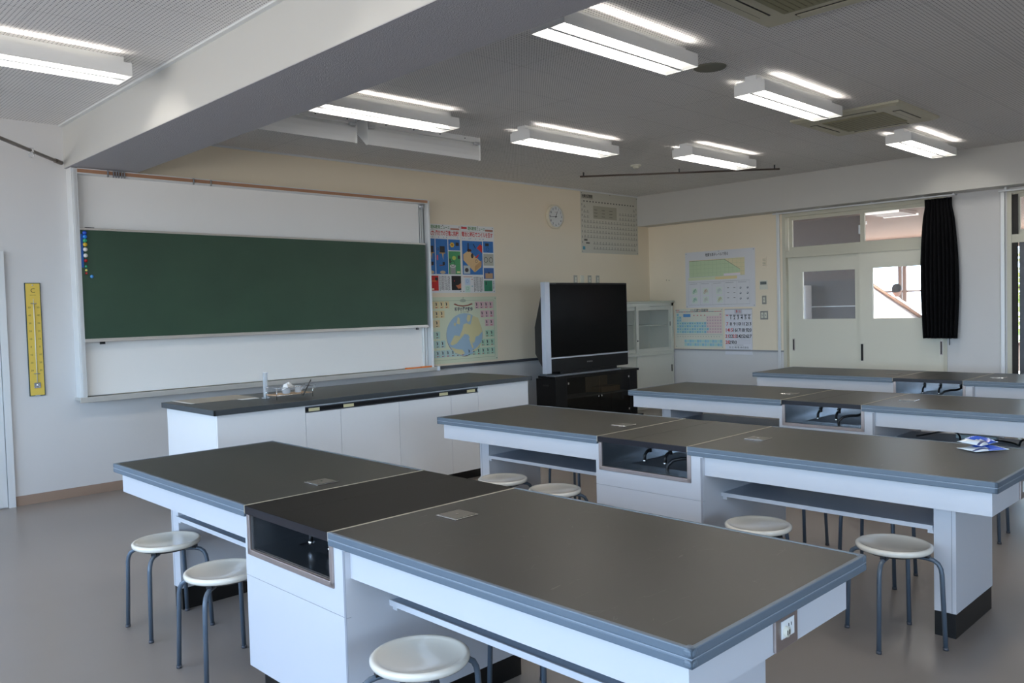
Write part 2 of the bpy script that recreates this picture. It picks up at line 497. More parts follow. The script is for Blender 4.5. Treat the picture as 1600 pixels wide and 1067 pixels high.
# ceiling edge moulding, dado strips, baseboards
g = MB().box(BX0 - .03, BX0, YB, YF, H - .012, H); struct('trim_3', g, ALUW)
g = MB().box(-4.33, XR, -.025, 0, .806, .838); struct('trim_4', g, GREYTRIM)
g = MB().box(-.02, 0, -.45, D0, .812, .832); struct('trim_5', g, mat('pale_grey_dado', rgb(150, 150, 152), .5))
g = MB().box(BX1, -.279, -.012, 0, H - .018, H); struct('trim_6', g, ALUW)
g = MB().box(-8.64, XR, -.012, 0, 0, .079); struct('baseboard_front', g, TAN)
g = MB().box(-.012, 0, -.012, D0, 0, .079); g.box(-.012, 0, D1, E0, 0, .079); struct('baseboard_right', g, TAN)
g = MB().box(XL, XL + .012, YB, YF, 0, .079); struct('baseboard_left', g, TAN)

# store-room door in the front wall, far left
g = MB()
g.box(-8.695, -8.645, -.03, 0, 0, 2.06); g.box(-9.75, -9.70, -.03, 0, 0, 2.06); g.box(-9.70, -8.695, -.03, 0, 2.01, 2.06)
d = struct('door_1', g, ALUW)
g = MB().box(-9.70, -8.70, -.018, -.002, .01, 2.01); obj('door_leaf', g, ALUW, d)
g = MB().box(-9.62, -9.58, -.03, -.018, .95, 1.1); obj('door_handle', g, CHROME, d)

# ------------------------------------------------------------------ sliding doors in the corridor wall
def glaze(name, x, y0, y1, z0, z1, parent):
    g = MB().box(x, x + .005, y0, y1, z0, z1)
    return obj(name, g, mat('door_glass', (1, 1, 1, 1), 0.0, alpha=0.10), parent)
def door_frame(name, y0, y1, z1, rail_z, mid=None):
    g = MB()
    g.box(-.01, .14, y0, y0 - .045, 0, z1); g.box(-.01, .14, y1 + .04, y1, 0, z1)
    g.box(-.01, .14, y0 - .045, y1 + .04, z1 - .05, z1); g.box(-.005, .12, y0 - .045, y1 + .04, rail_z - .045, rail_z + .045)
    return struct(name, g, FRAMEC)
dr = door_frame('door_2', D0, D1, DZ, 2.115)
def sash(name, x, y0, y1, z0, z1, t, parent, m, b_=None):
    b_ = b_ or t
    g = MB(); g.box(x, x + .03, y0, y0 - t, z0, z1); g.box(x, x + .03, y1 + t, y1, z0, z1)
    g.box(x, x + .03, y0 - t, y1 + t, z0, z0 + b_); g.box(x, x + .03, y0 - t, y1 + t, z1 - b_, z1)
    return obj(name, g, m, parent)
s1 = sash('transom_sash', .05, -2.255, -3.265, 2.16, 2.615, .05, dr, FRAMEC)
glaze('transom_pane', .062, -2.305, -3.215, 2.2, 2.57, s1)
s2 = sash('transom_sash', .015, -3.225, -4.195, 2.16, 2.615, .05, dr, FRAMEC)
glaze('transom_pane', .027, -3.275, -4.145, 2.2, 2.57, s2)
g = MB().box(.012, .05, -3.20, -3.225, 2.31, 2.42, bev=.006); obj('latch', g, ALU, s2)
def leaf(x, y0, y1, g0, g1, parent):
    b = MB(); z1 = 2.07
    b.box(x, x + .035, y0, g0, 0.005, z1); b.box(x, x + .035, g1, y1, .005, z1)
    b.box(x, x + .035, g0, g1, .005, 1.25); b.box(x, x + .035, g0, g1, 1.875, z1)
    o = obj('door_leaf', b, DOORC, parent)
    glaze('door_pane', x + .015, g0, g1, 1.25, 1.875, o)
    return o
l1 = leaf(.06, -2.235, -3.215, -2.437, -3.133, dr)
l2 = leaf(.012, -3.205, -4.195, -3.372, -4.06, dr)
def pull(x, y, z0, z1, parent, m):
    b = MB().box(x - .006, x + .002, y + .014, y - .014, z0, z1, 0); b.box(x - .008, x - .003, y + .007, y - .007, z0 + .012, z1 - .012, 1)
    return obj('door_pull', b, [m, DARKSLOT], parent)
pull(.06, -2.30, .83, .99, l1, STEELF); pull(.012, -3.235, .72, .93, l2, BLACK); pull(.012, -4.165, .81, .98, l2, STEELF)
# second opening further right
dr3 = door_frame('door_3', E0, E1, DZ, 2.115)
s3 = sash('transom_sash', .03, -4.93, -5.9, 2.16, 2.615, .05, dr3, FRAMEC); glaze('transom_pane', .042, -4.98, -5.85, 2.2, 2.57, s3)
s4 = sash('transom_sash', .03, -5.9, -6.9, 2.16, 2.615, .05, dr3, FRAMEC); glaze('transom_pane', .042, -5.95, -6.85, 2.2, 2.57, s4)
for a, b_ in ((-4.97, -5.92), (-5.92, -6.9)):
    s5 = sash('door_leaf', .03, a, b_, .01, 2.07, .05, dr3, GREYTRIM, .08); glaze('door_pane', .042, a - .05, b_ + .05, .09, 1.99, s5)
g = MB().box(.0, .012, E0 - .045, E0 - .105, 0, 2.6); obj('jamb_strip', g, DARKSLOT, dr3)
# wall channel (white vertical conduit) right of the door and left of the door
g = MB().box(-.03, 0, D0 + .075, D0 + .035, 0.02, 2.66, bev=.004); struct('trim_7', g, ALUW)
g = MB().box(-.03, 0, E0 + .06, E0 + .02, 0.02, 2.64, bev=.004); struct('trim_8', g, ALUW)

# ------------------------------------------------------------------ laboratory benches
BH = .747; Y0, Y1, Y2, Y3 = -3.105, -4.548, -5.157, -6.604; BW = .90
BX = [-8.905, -6.756, -4.597, -2.459]
def worktop_half(root, b, ya, yb, seam_at):
    """ya > yb; seam_at is the y of the edge that meets the sink lid (no edge band there)"""
    t = thing_part = None
    e = .014
    open_hi = (seam_at == ya)
    y_hi = ya if open_hi else ya - e; y_lo = yb + e if open_hi else yb
    m = MB().box(b + e, b + BW - e, y_lo, y_hi, BH - .03, BH)
    top = obj('worktop', m, TOP, root)
    m = MB()
    outer = yb if open_hi else ya
    s_ = 1 if open_hi else -1           # direction from outer edge towards the seam
    zz = [(BH - .044, BH - .0225), (BH - .0205, BH + .002)]
    for z0, z1 in zz:
        m.box(b, b + e + .001, ya, yb, z0, z1, 0, bev=.003)
        m.box(b + BW - e - .001, b + BW, ya, yb, z0, z1, 0, bev=.003)
        m.box(b, b + BW, outer, outer + s_ * e, z0, z1, 0, bev=.003)
    m.box(b + .001, b + BW - .001, min(ya, yb) + .001, max(ya, yb) - .001, BH - .0228, BH - .0202, 1)
    m.box(b + .0015, b + e, ya - .002, yb + .002, BH - .042, BH - .004, 0)
    band = obj('edge_band', m, [BAND, GROOVE], top)
    for xx in (b, b + BW):
        m = MB()
        sx_ = 1 if xx == b else -1
        for z0, z1 in zz:
            m.box(xx - sx_ * .0015, xx + sx_ * .026, outer - s_ * .0015, outer + s_ * .026, z0 - .001, z1 + .001, 0, bev=.009, seg=3)
        obj('corner_cap', m, BAND, band)
    m = MB().box(b + .002, b + BW - .002, seam_at - .0035, seam_at + .0035, BH - .03, BH + .0018)
    obj('seam_strip', m, SEAM, top)
    # socket plate let into the top
    cy = seam_at + (.147 if not open_hi else -.163)
    m = MB().box(b + .385, b + .495, cy - .055, cy + .055, BH, BH + .004, 0, bev=.0015)
    m.box(b + .393, b + .487, cy - .047, cy + .047, BH + .004, BH + .0052, 1)
    m.box(b + .435, b + .445, cy - .006, cy + .006, BH + .0052, BH + .0065, 0)
    obj('socket_plate', m, [CHROME, mat('dark_steel_insert', rgb(120, 116, 108), .4, .6)], root)
    return top

def faucet(b, y, root, zt, long=False, far=False):
    """small bench tap hanging from the rear of the sink niche"""
    m = MB(); x = b + (.26 if long else .22); top_ = zt; zt = zt - .028
    m.tube([(x, y, top_), (x, y, zt - .035)], .011); m.box(x - .022, x + .022, y - .008, y + .008, zt - .012, zt, 0, bev=.003)
    if long:
        P = [(x, y, zt - .03), (x - .03, y + .03, zt - .045), (x - .06, y + .07, zt - .045), (x - .09, y + .11, zt - .055), (x - .105, y + .135, zt - .085), (x - .107, y + .137, zt - .135)]
        m.tube(P, .0095)
        m.tube([P[-1], (x - .107, y + .137, zt - .145)], .012)
    else:
        m.tube([(x, y, zt - .02), (x - .03, y, zt - .028), (x - .05, y, zt - .045), (x - .052, y, zt - .075)], .009)
        m.tube([(x - .052, y, zt - .07), (x - .052, y, zt - .085)], .0115, mi=1)
    return obj('faucet', m, [BLACK, CHROME], root)

def make_bench(b, label):
    root = thing('laboratory_bench', label, 'bench', (b, Y3, 0), 'laboratory benches')
    # tops
    worktop_half(root, b, Y0, Y1, Y1)
    worktop_half(root, b, Y2, Y3, Y2)
    m = MB().box(b + .004, b + BW - .004, Y1 - .004, Y2 + .004, BH - .03, BH, 0)
    m.box(b + .003, b + .005, Y1 - .004, Y2 + .004, BH - .031, BH - .001, 1); m.box(b + BW - .005, b + BW - .003, Y1 - .004, Y2 + .004, BH - .031, BH - .001, 1)
    lid = obj('sink_lid', m, [TOP, LIDEDGE], root)
    m = MB().box(b + .006, b + BW - .006, (Y1 + Y2)/2 + .085, (Y1 + Y2)/2 + .083, BH, BH + .0004); obj('lid_joint', m, DARKSLOT, lid)
    # sink cabinet (hollow, open niche on both long faces)
    ca, cb, fa, fb = Y1 + .018, Y2 - .085, b + .012, b + BW - .012
    oa, ob, oz0, oz1 = Y1 - .012, Y2 - .012, .572, BH - .03
    m = MB()
    for x0, x1 in ((fa, fa + .018), (fb - .018, fb)):
        m.box(x0, x1, ca, cb, .471, oz0); m.box(x0, x1, ca, cb, .105, .469)
        m.box(x0, x1, ca, oa, oz0, oz1 - .012); m.box(x0, x1, ob, cb, oz0, oz1 - .012)
    m.box(fa + .018, fb - .018, ca, ca - .018, .105, oz1 - .012); m.box(fa + .018, fb - .018, cb + .018, cb, .105, oz1 - .012)
    cab = obj('sink_cabinet', m, WHITE, root)
    m = MB().box(fa + .003, fa + .016, ca - .001, cb + .001, .468, .472); m.box(fa - .002, fa + .001, cb + .001, cb + .012, .11, oz1 - .02)
    obj('panel_joint', m, mat('grey_joint', rgb(150, 152, 158), .5), cab)
    m = MB().box(fa + .05, fb - .05, ca - .02, cb + .02, 0, .105); obj('toe_kick', m, TOE, cab)
    # steel niche and basin
    m = MB(); ix0, ix1 = fa + .018, fb - .018; iy0, iy1 = oa - .005, ob + .005; dz = .578; T = .003
    hx0, hx1, hy0, hy1, hz = ix0 + .14, ix1 - .10, iy0 - .10, iy1 + .02, .40
    m.box(ix0, ix1, iy0, iy0 - T, .56, oz1); m.box(ix0, ix1, iy1 + T, iy1, .56, oz1)
    m.box(ix0, hx0, iy0, iy1, dz - T, dz); m.box(hx1, ix1, iy0, iy1, dz - T, dz)
    m.box(hx0, hx1, iy0, hy0, dz - T, dz); m.box(hx0, hx1, hy1, iy1, dz - T, dz)
    m.box(hx0 - T, hx0, hy0, hy1, hz, dz); m.box(hx1, hx1 + T, hy0, hy1, hz, dz); m.box(hx0, hx1, hy0 + T, hy0, hz, dz); m.box(hx0, hx1, hy1, hy1 - T, hz, dz)
    m.box(hx0, hx1, hy0, hy1, hz - T, hz)
    m.box(ix0, ix1, iy0, iy1, oz1 - .004, oz1 - .001)
    m.box(ix1 - .25, ix1 - .247, iy0, iy1, dz, oz1)         # splash back behind the taps
    m.lathe([(.0, hz + .002), (.028, hz + .002), (.03, hz + .001)], c=((hx0+hx1)/2, (hy0+hy1)/2, 0), seg=20)
    obj('basin', m, STEEL, root)
    w_ = .018
    for x0, x1 in ((fa - .006, fa + .004), (fb - .004, fb + .006)):
        m = MB()
        m.box(x0, x1, oa + .004, oa - w_, oz0 - .012, oz1 - .004, bev=.002); m.box(x0, x1, ob + w_, ob - .004, oz0 - .012, oz1 - .004, bev=.002)
        m.box(x0, x1, oa + .004, ob - .004, oz0 - .016, oz0 + w_ - .012, bev=.002)
        obj('steel_surround', m, STEELF, root)
    faucet(b, oa - .20, root, oz1 - .006); faucet(b, oa - .34, root, oz1 - .006); faucet(b, oa - .50, root, oz1 - .006, long=True)
    # aprons
    ia, ibk = .032, .072
    for (ya, yb) in ((Y0 - .036, ca), (cb, Y3 + .03)):
        m = MB(); z0, z1 = .602, BH - .03
        far = Y0 - .036 if ya > Y1 else Y3 + .03
        m.box(b + ia, b + ia + .02, ya, yb, z0, z1); m.box(b + BW - ibk - .02, b + BW - ibk, ya, yb, z0, z1)
        s_ = -1 if far > Y1 else 1
        m.box(b + ia + .02, b + BW - ibk - .02, far, far + s_ * .02, z0, z1)
        obj('apron', m, WHITE, root)
    # legs
    for (yo, yi) in ((Y0 - .2185, Y0 - .3085), (Y3 + .2185, Y3 + .3085)):
        m = MB(); lx0, lx1 = b + .2, b + .705
        m.box(lx0 + .003, lx1 - .003, yo, yi, .11, BH - .032, 0)
        m.box(lx0, lx0 + .004, yo, yi, .11, BH - .032, 0); m.box(lx1 - .004, lx1, yo, yi, .11, BH - .032, 0)
        m.box(lx0 - .001, lx0 + .001, yo + (.016 if yo < yi else -.016), yo + (.018 if yo < yi else -.018), .11, .6, 1)
        lg = obj('leg', m, [WHITE, mat('grey_joint', rgb(150, 152, 158), .5)], root)
        m = MB().box(lx0 + .004, lx1 - .004, yo + (.003 if yo < yi else -.003), yi, 0, .11); obj('toe_kick', m, TOE, lg)
    # shelves between cabinet and legs
    for (ya, yb) in ((ca, Y0 - .31), (cb, Y3 + .31)):
        m = MB(); a_, c_ = max(ya, yb), min(ya, yb)
        m.box(b + .19, b + .70, c_, a_, .478, .486, 0); m.box(b + .186, b + .192, c_, a_, .468, .488, 1); m.box(b + .698, b + .704, c_, a_, .468, .488, 1)
        m.box(b + .192, b + .698, c_, a_, .470, .478, 1)
        for q in (a_ - .012, c_ + .012):
            m.box(b + .20, b + .24, q - .012, q + .012, .450, .470, 1)
        obj('shelf', m, [SHELFT, WHITE], root)
    # outlet on the near end apron
    m = MB(); yy = Y3 + .03
    m.box(b + .404, b + .520, yy - .008, yy, .606, .705, 0, bev=.002)
    m.box(b + .430, b + .497, yy - .0105, yy - .008, .634, .680, 1, bev=.001)
    m.lathe([(0, -.008), (.013, -.008), (.014, 0)], c=(b + .450, yy - .0105, .651), axis='y', mi=2, seg=20)
    m.box(b + .4435, b + .4455, yy - .020, yy - .0185, .645, .657, 3); m.box(b + .4535, b + .4555, yy - .020, yy - .0185, .645, .657, 3)
    for u_ in (.466, .478): m.box(b + u_, b + u_ + .002, yy - .0115, yy - .0105, .660, .668, 3)
    obj('power_outlet', m, [STEELF, PAPER, mat('cream_plastic', rgb(225, 222, 205), .4), BLACK], root)
    return root

bench = make_bench(BX[0], 'white laboratory bench with dark top and middle sink, nearest to the camera')
note_kids()
copy_thing(bench, (BX[1], Y3, 0), label='dark-topped laboratory bench with blue and white packets lying on its right end')
copy_thing(bench, (BX[2], Y3, 0), label='laboratory bench with black cable on its shelf, third one from the camera')
copy_thing(bench, (BX[3], Y3, 0), label='farthest laboratory bench, standing in front of the cream sliding doors')

for ch in bench.children:
    if ch.name.split('.')[0] == 'sink_lid':
        ch.material_slots[0].link = 'OBJECT'
        ch.material_slots[0].material = mat('blackish_lid_laminate', rgb(20, 19, 18), .5, spec=.12)

# ------------------------------------------------------------------ stools
def make_stool(loc, label):
    root = thing('lab_stool', label, 'stool', (loc[0], loc[1], 0), 'round stools at the benches')
    x, y = loc; Z = .425
    prof = [(0, Z - .022), (.118, Z - .022), (.148, Z - .026), (.1545, Z - .020), (.157, Z - .012), (.1555, Z - .004), (.149, Z), (.141, Z - .0008), (.133, Z - .004), (.125, Z - .0065), (.10, Z - .0105), (.07, Z - .013), (.035, Z - .0145), (0, Z - .015)]
    m = MB().lathe(prof, c=(x, y, 0), seg=56); obj('seat', m, SEATM, root)
    m = MB().lathe([(.06, Z - .024), (.125, Z - .024), (.128, Z - .034), (.115, Z - .040), (.06, Z - .040)], c=(x, y, 0), seg=32)
    obj('seat_ring', m, BLACK, root)
    for k in range(4):
        a = PI/4 + k * PI/2
        def P(r, z): return (x + r*math.cos(a), y + r*math.sin(a), z)
        path = [P(.09, Z - .045), P(.135, Z - .045), P(.160, Z - .050), P(.178, Z - .062), P(.188, Z - .082), P(.192, Z - .105), P(.205, .006)]
        m = MB().tube(path, .0098, seg=14)
        lg = obj('leg', m, LEGM, root)
        m = MB().tube([P(.2048, .012), P(.2052, 0.0)], .0115, seg=14); obj('foot_cap', m, GREYTRIM, lg)
        m = MB().box(0, 0.0001, 0, .0001, 0, .0001)
        m.bm.clear()
        c_, s_ = math.cos(a), math.sin(a)
        m.tube([P(.125, Z - .036), P(.145, Z - .036)], .012, seg=10); obj('leg_bracket', m, BLACK, lg)
    return root
STOOLS = [
    ((-8.834, -3.582), .0, 'cream round stool at the left end of the nearest bench, farther left of the pair'),
    ((-8.862, -4.245), -.03, 'cream round stool beside the left side of the nearest sink cabinet'),
    ((-8.836, -5.56), .45, 'cream round stool at the bottom edge, before the right half of the nearest bench'),
    ((-8.19, -5.465), 0.0, 'stool under the far side of the nearest bench, only its legs showing'),
    ((-6.815, -3.82), .3, 'cream round stool closest to the left leg of the second bench'),
    ((-6.836, -4.286), .1, 'cream round stool just left of the steel sink of the second bench'),
    ((-6.795, -5.58), .5, 'cream stool just right of the second sink cabinet, half hidden by the nearest top'),
    ((-6.715, -6.185), -.72, 'cream round stool standing right in front of the white end leg of the second bench'),
    ((-5.93, -3.66), 0.02, 'stool on the far side of the second bench, legs showing under its left shelf'),
    ((-5.70, -5.20), 0.0, 'stool on the far side of the second bench, legs showing beside its sink cabinet'),
    ((-5.94, -5.80), 0.0, 'stool on the far side of the second bench, legs showing behind the fully visible stool'),
    ((-4.755, -5.94), 0.1, 'stool behind the right end of the second bench, thin legs at the right edge'),
    ((-3.62, -3.68), 0.0, 'stool on the far side of the third bench, cream seat seen under its left half'),
    ((-3.62, -5.92), 0.0, 'stool on the far side of the third bench near the right picture edge'),
]
st0 = make_stool(STOOLS[0][0], STOOLS[0][2]); st0.rotation_euler = (0, 0, STOOLS[0][1])
note_kids()
for (xy, rz, lb) in STOOLS[1:]:
    copy_thing(st0, (xy[0], xy[1], 0), rz, lb)

# ------------------------------------------------------------------ teacher's demonstration bench
TWHITE = mat('bright_white_panel', rgb(240, 240, 240), 0.35, noise=0.015, nscale=3)
TX0, TX1, TY0, TY1, TZ = -7.944, -4.863, -2.19, -1.29, .856
t = thing('demonstration_bench', 'long white teacher bench with dark top standing under the chalkboard', 'bench', (TX0, TY0, 0))
m = MB().box(TX0 + .012, TX1 - .012, TY0 + .012, TY1 - .012, TZ - .03, TZ); top = obj('worktop', m, TOP, t)
DBAND = mat('dark_edge_band', rgb(62, 68, 72), .4)
m = MB()
m.box(TX0, TX1, TY0, TY0 + .014, TZ - .038, TZ + .001, bev=.003); m.box(TX0, TX1, TY1 - .014, TY1, TZ - .038, TZ + .001, bev=.003)
m.box(TX0, TX0 + .014, TY0, TY1, TZ - .038, TZ + .001, bev=.003); m.box(TX1 - .014, TX1, TY0, TY1, TZ - .038, TZ + .001, bev=.003)
obj('edge_band', m, DBAND, top)
m = MB().box(TX0 + .03, TX1 - .03, TY0 + .045, TY1 - .03, .085, TZ - .032); body = obj('cabinet_body', m, TWHITE, t)
m = MB().box(TX0 + .08, TX1 - .08, TY0 + .10, TY1 - .06, 0, .085); obj('toe_kick', m, TOE, body)
xs = [TX0 + .03, -7.236, -6.934, -6.384, -5.834, -5.522, TX1 - .03]
hz0, hz1 = .764, .798
for i in range(6):
    a, b = xs[i] + .0018, xs[i+1] - .0018
    plain = i in (0, 5)
    m = MB().box(a, b, TY0 + .025, TY0 + .045, .088, (TZ - .04) if plain else hz0 - .002)
    d = obj('cabinet_panel' if plain else 'cabinet_door', m, TWHITE, t)
    if not plain:
        m = MB().box(a - .002, b + .002, TY0 + .022, TY0 + .045, hz0, hz0 + .006, 0); m.box(a - .002, b + .002, TY0 + .034, TY0 + .045, hz0 + .006, hz1, 1)
        m.box(a - .002, b + .002, TY0 + .022, TY0 + .045, hz1, hz1 + .006, 0)
        h = obj('handle_channel', m, [GREYTRIM, BLACK], d)
        lx = {1: a + .03, 2: a + .02, 3: b - .12, 4: b - .12}[i]
        if i == 2: lx = a + .03
        m = MB().box(lx, lx + .09, TY0 + .028, TY0 + .034, hz0 + .007, hz1 - .004); obj('name_label', m, LABELC, h)
m = MB().box(TX0 + .03, xs[1], TY0 + .024, TY0 + .046, TZ - .040, TZ - .036); obj('trim_line', m, GREYTRIM, body)

# things on the demonstration bench
m = MB().box(-7.865, -7.33, -1.62, -1.26, TZ + .0012, TZ + .0022, 0)
tag(obj('paper_sheet', m, mat('greyish_paper', rgb(170, 164, 152), .6), loc=(-7.6, -1.45, TZ)), 'large grey-brown sheet with pale edge on the left end of the teacher bench', 'paper')
m = MB().box(-7.86, -7.835, -1.635, -1.262, TZ + .0023, TZ + .0035, 0); m.box(-7.50, -7.36, -1.70, -1.625, TZ + .0012, TZ + .0032, 0)
tag(obj('paper_strip', m, PAPER, loc=(-7.6, -1.45, TZ)), 'narrow white paper strips lying along the grey-brown sheet', 'paper')
r = thing('test_tube_rack', 'small wire and wood test tube rack on the left end of the teacher bench', 'rack', (-7.25, -1.85, TZ))
rx0, rx1, ry0, ry1 = -7.352, -7.048, -1.96, -1.80
WOOD = mat('pale_wood', rgb(190, 160, 130), .6)
m = MB().box(rx0, rx1, ry0, ry1, TZ + .030, TZ + .036, 0, bev=.001); obj('shelf', m, WOOD, r)
m = MB()
for yy in (ry0, ry1):
    m.tube([(rx0, yy, TZ + .088), (rx1, yy, TZ + .088)], .002, seg=8); m.tube([(rx0, yy, TZ + .033), (rx1, yy, TZ + .033)], .002, seg=8)
    for xx in (rx0, rx1): m.tube([(xx, yy, TZ + .0015), (xx, yy, TZ + .088)], .0022, seg=8)
    m.tube([(rx1, yy, TZ + .088), (rx1 + .028, yy, TZ + .092), (rx1 + .028, yy, TZ + .060), (rx1, yy, TZ + .056)], .002, seg=8)
for k in range(6):
    xx = rx0 + (rx1 - rx0) * k / 5
    m.tube([(xx, ry0, TZ + .088), (xx, ry1, TZ + .088)], .0015, seg=6)
obj('wire_frame', m, CHROME, r)
c = thing('measuring_cylinder', 'tall clear measuring cylinder standing at the rack on the teacher bench', 'cylinder', (-7.325, -1.74, TZ))
GL = mat('lab_glass', rgb(225, 232, 238), 0.05, alpha=0.32)
m = MB().lathe([(.018, TZ + .012), (.0185, TZ + .195), (.021, TZ + .199), (.0195, TZ + .199), (.0165, TZ + .195), (.0160, TZ + .015), (0, TZ + .015)], c=(-7.325, -1.74, 0), seg=28); obj('tube', m, GL, c)
m = MB().lathe([(0, TZ + .001), (.032, TZ + .001), (.033, TZ + .006), (.014, TZ + .013), (0, TZ + .013)], c=(-7.325, -1.74, 0), seg=28); obj('foot', m, GL, c)
c = (-7.23, -1.885, 0)
m = MB().lathe([(0, TZ + .037), (.029, TZ + .037), (.031, TZ + .042), (.031, TZ + .095), (.034, TZ + .1), (.0325, TZ + .1), (.0295, TZ + .095), (.0295, TZ + .043), (0, TZ + .041)], c=c, seg=28)
tag(obj('beaker', m, GL, loc=(c[0], c[1], TZ)), 'small glass beaker in the rack on the teacher bench', 'beaker')
m = MB().lathe([(0, TZ + .037), (.024, TZ + .037), (.026, TZ + .042), (.026, TZ + .085), (.028, TZ + .09), (.0265, TZ + .09), (.0245, TZ + .085), (.0245, TZ + .043), (0, TZ + .041)], c=(-7.13, -1.885, 0), seg=24)
tag(obj('beaker', m, GL, loc=(-7.13, -1.885, TZ)), 'smaller clear beaker next to the dark pen in the bench rack', 'beaker')
m = Ink((-7.25, -1.962, TZ + .088), (1, 0, 0), (0, .5, .5))
m = MB()
for (cx, cy, cz, s) in ((-7.25, -1.93, .098, .05), (-7.215, -1.90, .105, .04)):
    vs = [m.bm.verts.new((cx + dx * s, cy + dy * s * .7, TZ + cz + dz)) for dx, dy, dz in ((-1, -.4, -.03), (-.2, -1, -.008), (.9, -.5, -.02), (.7, .8, .008), (-.3, .6, .012), (0, 0, .02))]
    for a, b in ((0, 1), (1, 2), (2, 3), (3, 4), (4, 0)): m.bm.faces.new((vs[a], vs[b], vs[5]))
o = tag(obj('tissue', m, PAPER, loc=(-7.25, -1.93, TZ)), 'crumpled white tissue draped on the wire rack', 'tissue')
sm = o.modifiers.new('thickness', 'SOLIDIFY'); sm.thickness = .002
m = MB().tube([(-7.14, -1.975, TZ + .02), (-7.06, -1.955, TZ + .125)], .0045, seg=10); m.tube([(-7.06, -1.955, TZ + .125), (-7.055, -1.953, TZ + .135)], [.0045, .001], seg=10)
tag(obj('pen', m, BLACK, loc=(-7.1, -1.96, TZ)), 'dark pen leaning diagonally on the wire rack', 'pen')

# ------------------------------------------------------------------ packets, cable and power strip
def packet(loc, rz, lx, ly, lz, tilt, label):
    m = MB()
    n = 10; grid = []
    for j in range(n + 1):
        row = []
        for i in range(n + 1):
            u, v = i / n - .5, j / n - .5
            ex = max(0, 1 - abs(2*u) ** 2.4) * max(0, 1 - abs(2*v) ** 3)
            z = lz * ex * (.85 + .3 * math.sin(9*u + 5*v))
            row.append((u * lx, v * ly, z))
        grid.append(row)
    top = [[m.bm.verts.new((p[0], p[1], p[2] + .0015)) for p in row] for row in grid]
    bot = [[m.bm.verts.new((p[0], p[1], 0)) for p in row] for row in grid]
    for j in range(n):
        for i in range(n):
            f = m.bm.faces.new((top[j][i], top[j][i+1], top[j+1][i+1], top[j+1][i])); f.smooth = True
            u, v = (i + .5) / n, (j + .5) / n
            f.material_index = 1 if (u > .38 + .12 * math.sin(7 * v)) else (0 if not (.1 < v < .25) else 2)
            f = m.bm.faces.new((bot[j][i], bot[j+1][i], bot[j+1][i+1], bot[j][i+1])); f.material_index = 1 if u > .3 else 0
    for k in range(n):
        for a, b_, c_, d_ in ((bot[0][k], bot[0][k+1], top[0][k+1], top[0][k]), (top[n][k], top[n][k+1], bot[n][k+1], bot[n][k]),
                              (top[k][0], top[k+1][0], bot[k+1][0], bot[k][0]), (bot[k][n], bot[k+1][n], top[k+1][n], top[k][n])):
            m.bm.faces.new((a, b_, c_, d_))
    rot = Euler((tilt, 0, rz)).to_matrix()
    for v in m.bm.verts: v.co = rot @ v.co + Vector(loc)
    o = obj('tissue_packet', m, [mat('white_film', rgb(225, 235, 242), .25, coat=.4), mat('blue_film', rgb(50, 95, 205), .25, coat=.4), mat('dark_blue_ink', rgb(30, 50, 110), .3)], loc=loc)
    return tag(o, label, 'packet', 'blue packets on the second bench')
packet((-5.99, -6.33, BH + .004), -.55, .19, .12, .016, 0, 'flat blue and white plastic packet, lower one of the two on the second bench')
packet((-5.965, -6.30, BH + .032), -.15, .17, .115, .022, .08, 'crumpled blue and white plastic packet, upper one of the two on the second bench')

m = MB().box(-4.06, -4.0, -5.86, -5.60, .487, .515, 0, bev=.004)
tag(obj('power_strip', m, [mat('pale_plastic', rgb(200, 215, 215), .35)], loc=(-4.03, -5.73, .487)), 'pale power strip on the shelf under the third bench', 'power strip')
pts = []
for k in range(60):
    s = k / 59
    pts.append((-4.16 + .09 * math.sin(s * 14), -5.42 - .8 * s + .05 * math.cos(s * 14), .494 + .045 * max(0, math.sin(s * 9)) ** 2))
m = MB().tube(pts, .0065, seg=8)
tag(obj('cable', m, BLACK, loc=(-4.1, -5.8, .487)), 'black looping cable on the shelf under the third bench', 'cable')

# ------------------------------------------------------------------ television and stand
GX0, GX1, GY0, GY1, GZ = -3.045, -1.402, -.82, -.47, .652
t = thing('television_stand', 'black television stand with smoked glass doors in the room corner', 'stand', ((GX0+GX1)/2, GY0, 0))
m = MB()
m.prism([(GX0, GY0 + .02), (GX1, GY0), (GX1, GY1), (GX0 + .05, GY1)], 'z', GZ - .03, GZ)
obj('top_panel', m, mat('gloss_black_wood', rgb(8, 8, 9), .28, spec=.2), t)
BW_ = MATS['gloss_black_wood']
m = MB().box(GX0 + .01, GX0 + .22, GY0 + .025, GY1, .03, GZ - .03, 0, bev=.004); m.box(GX0 + .002, GX0 + .012, GY1 - .22, GY1 - .12, .53, .55, 1); obj('side_panel', m, [BW_, DARKSLOT], t)
m = MB().box(GX1 - .17, GX1 - .01, GY0 + .025, GY1, .03, GZ - .03, 0, bev=.004)
obj('side_panel', m, [BW_, DARKSLOT], t)
m = MB().box(GX0 + .22, GX1 - .17, GY1 - .015, GY1, .03, GZ - .03); m.box(GX0 + .22, GX1 - .17, GY0 + .05, GY1, .03, .05); obj('back_panel', m, BW_, t)
m = MB().box(GX0 + .05, GX1 + .09, GY0 - .0, GY1, 0, .03, bev=.004); obj('plinth', m, BW_, t)
m = MB().box(GX0 + .22, GX1 - .17, GY0 + .05, GY1 - .02, .355, .37); obj('shelf', m, mat('grey_shelf', rgb(120, 118, 112), .5), t)
midx = (GX0 + .22 + GX1 - .17) / 2
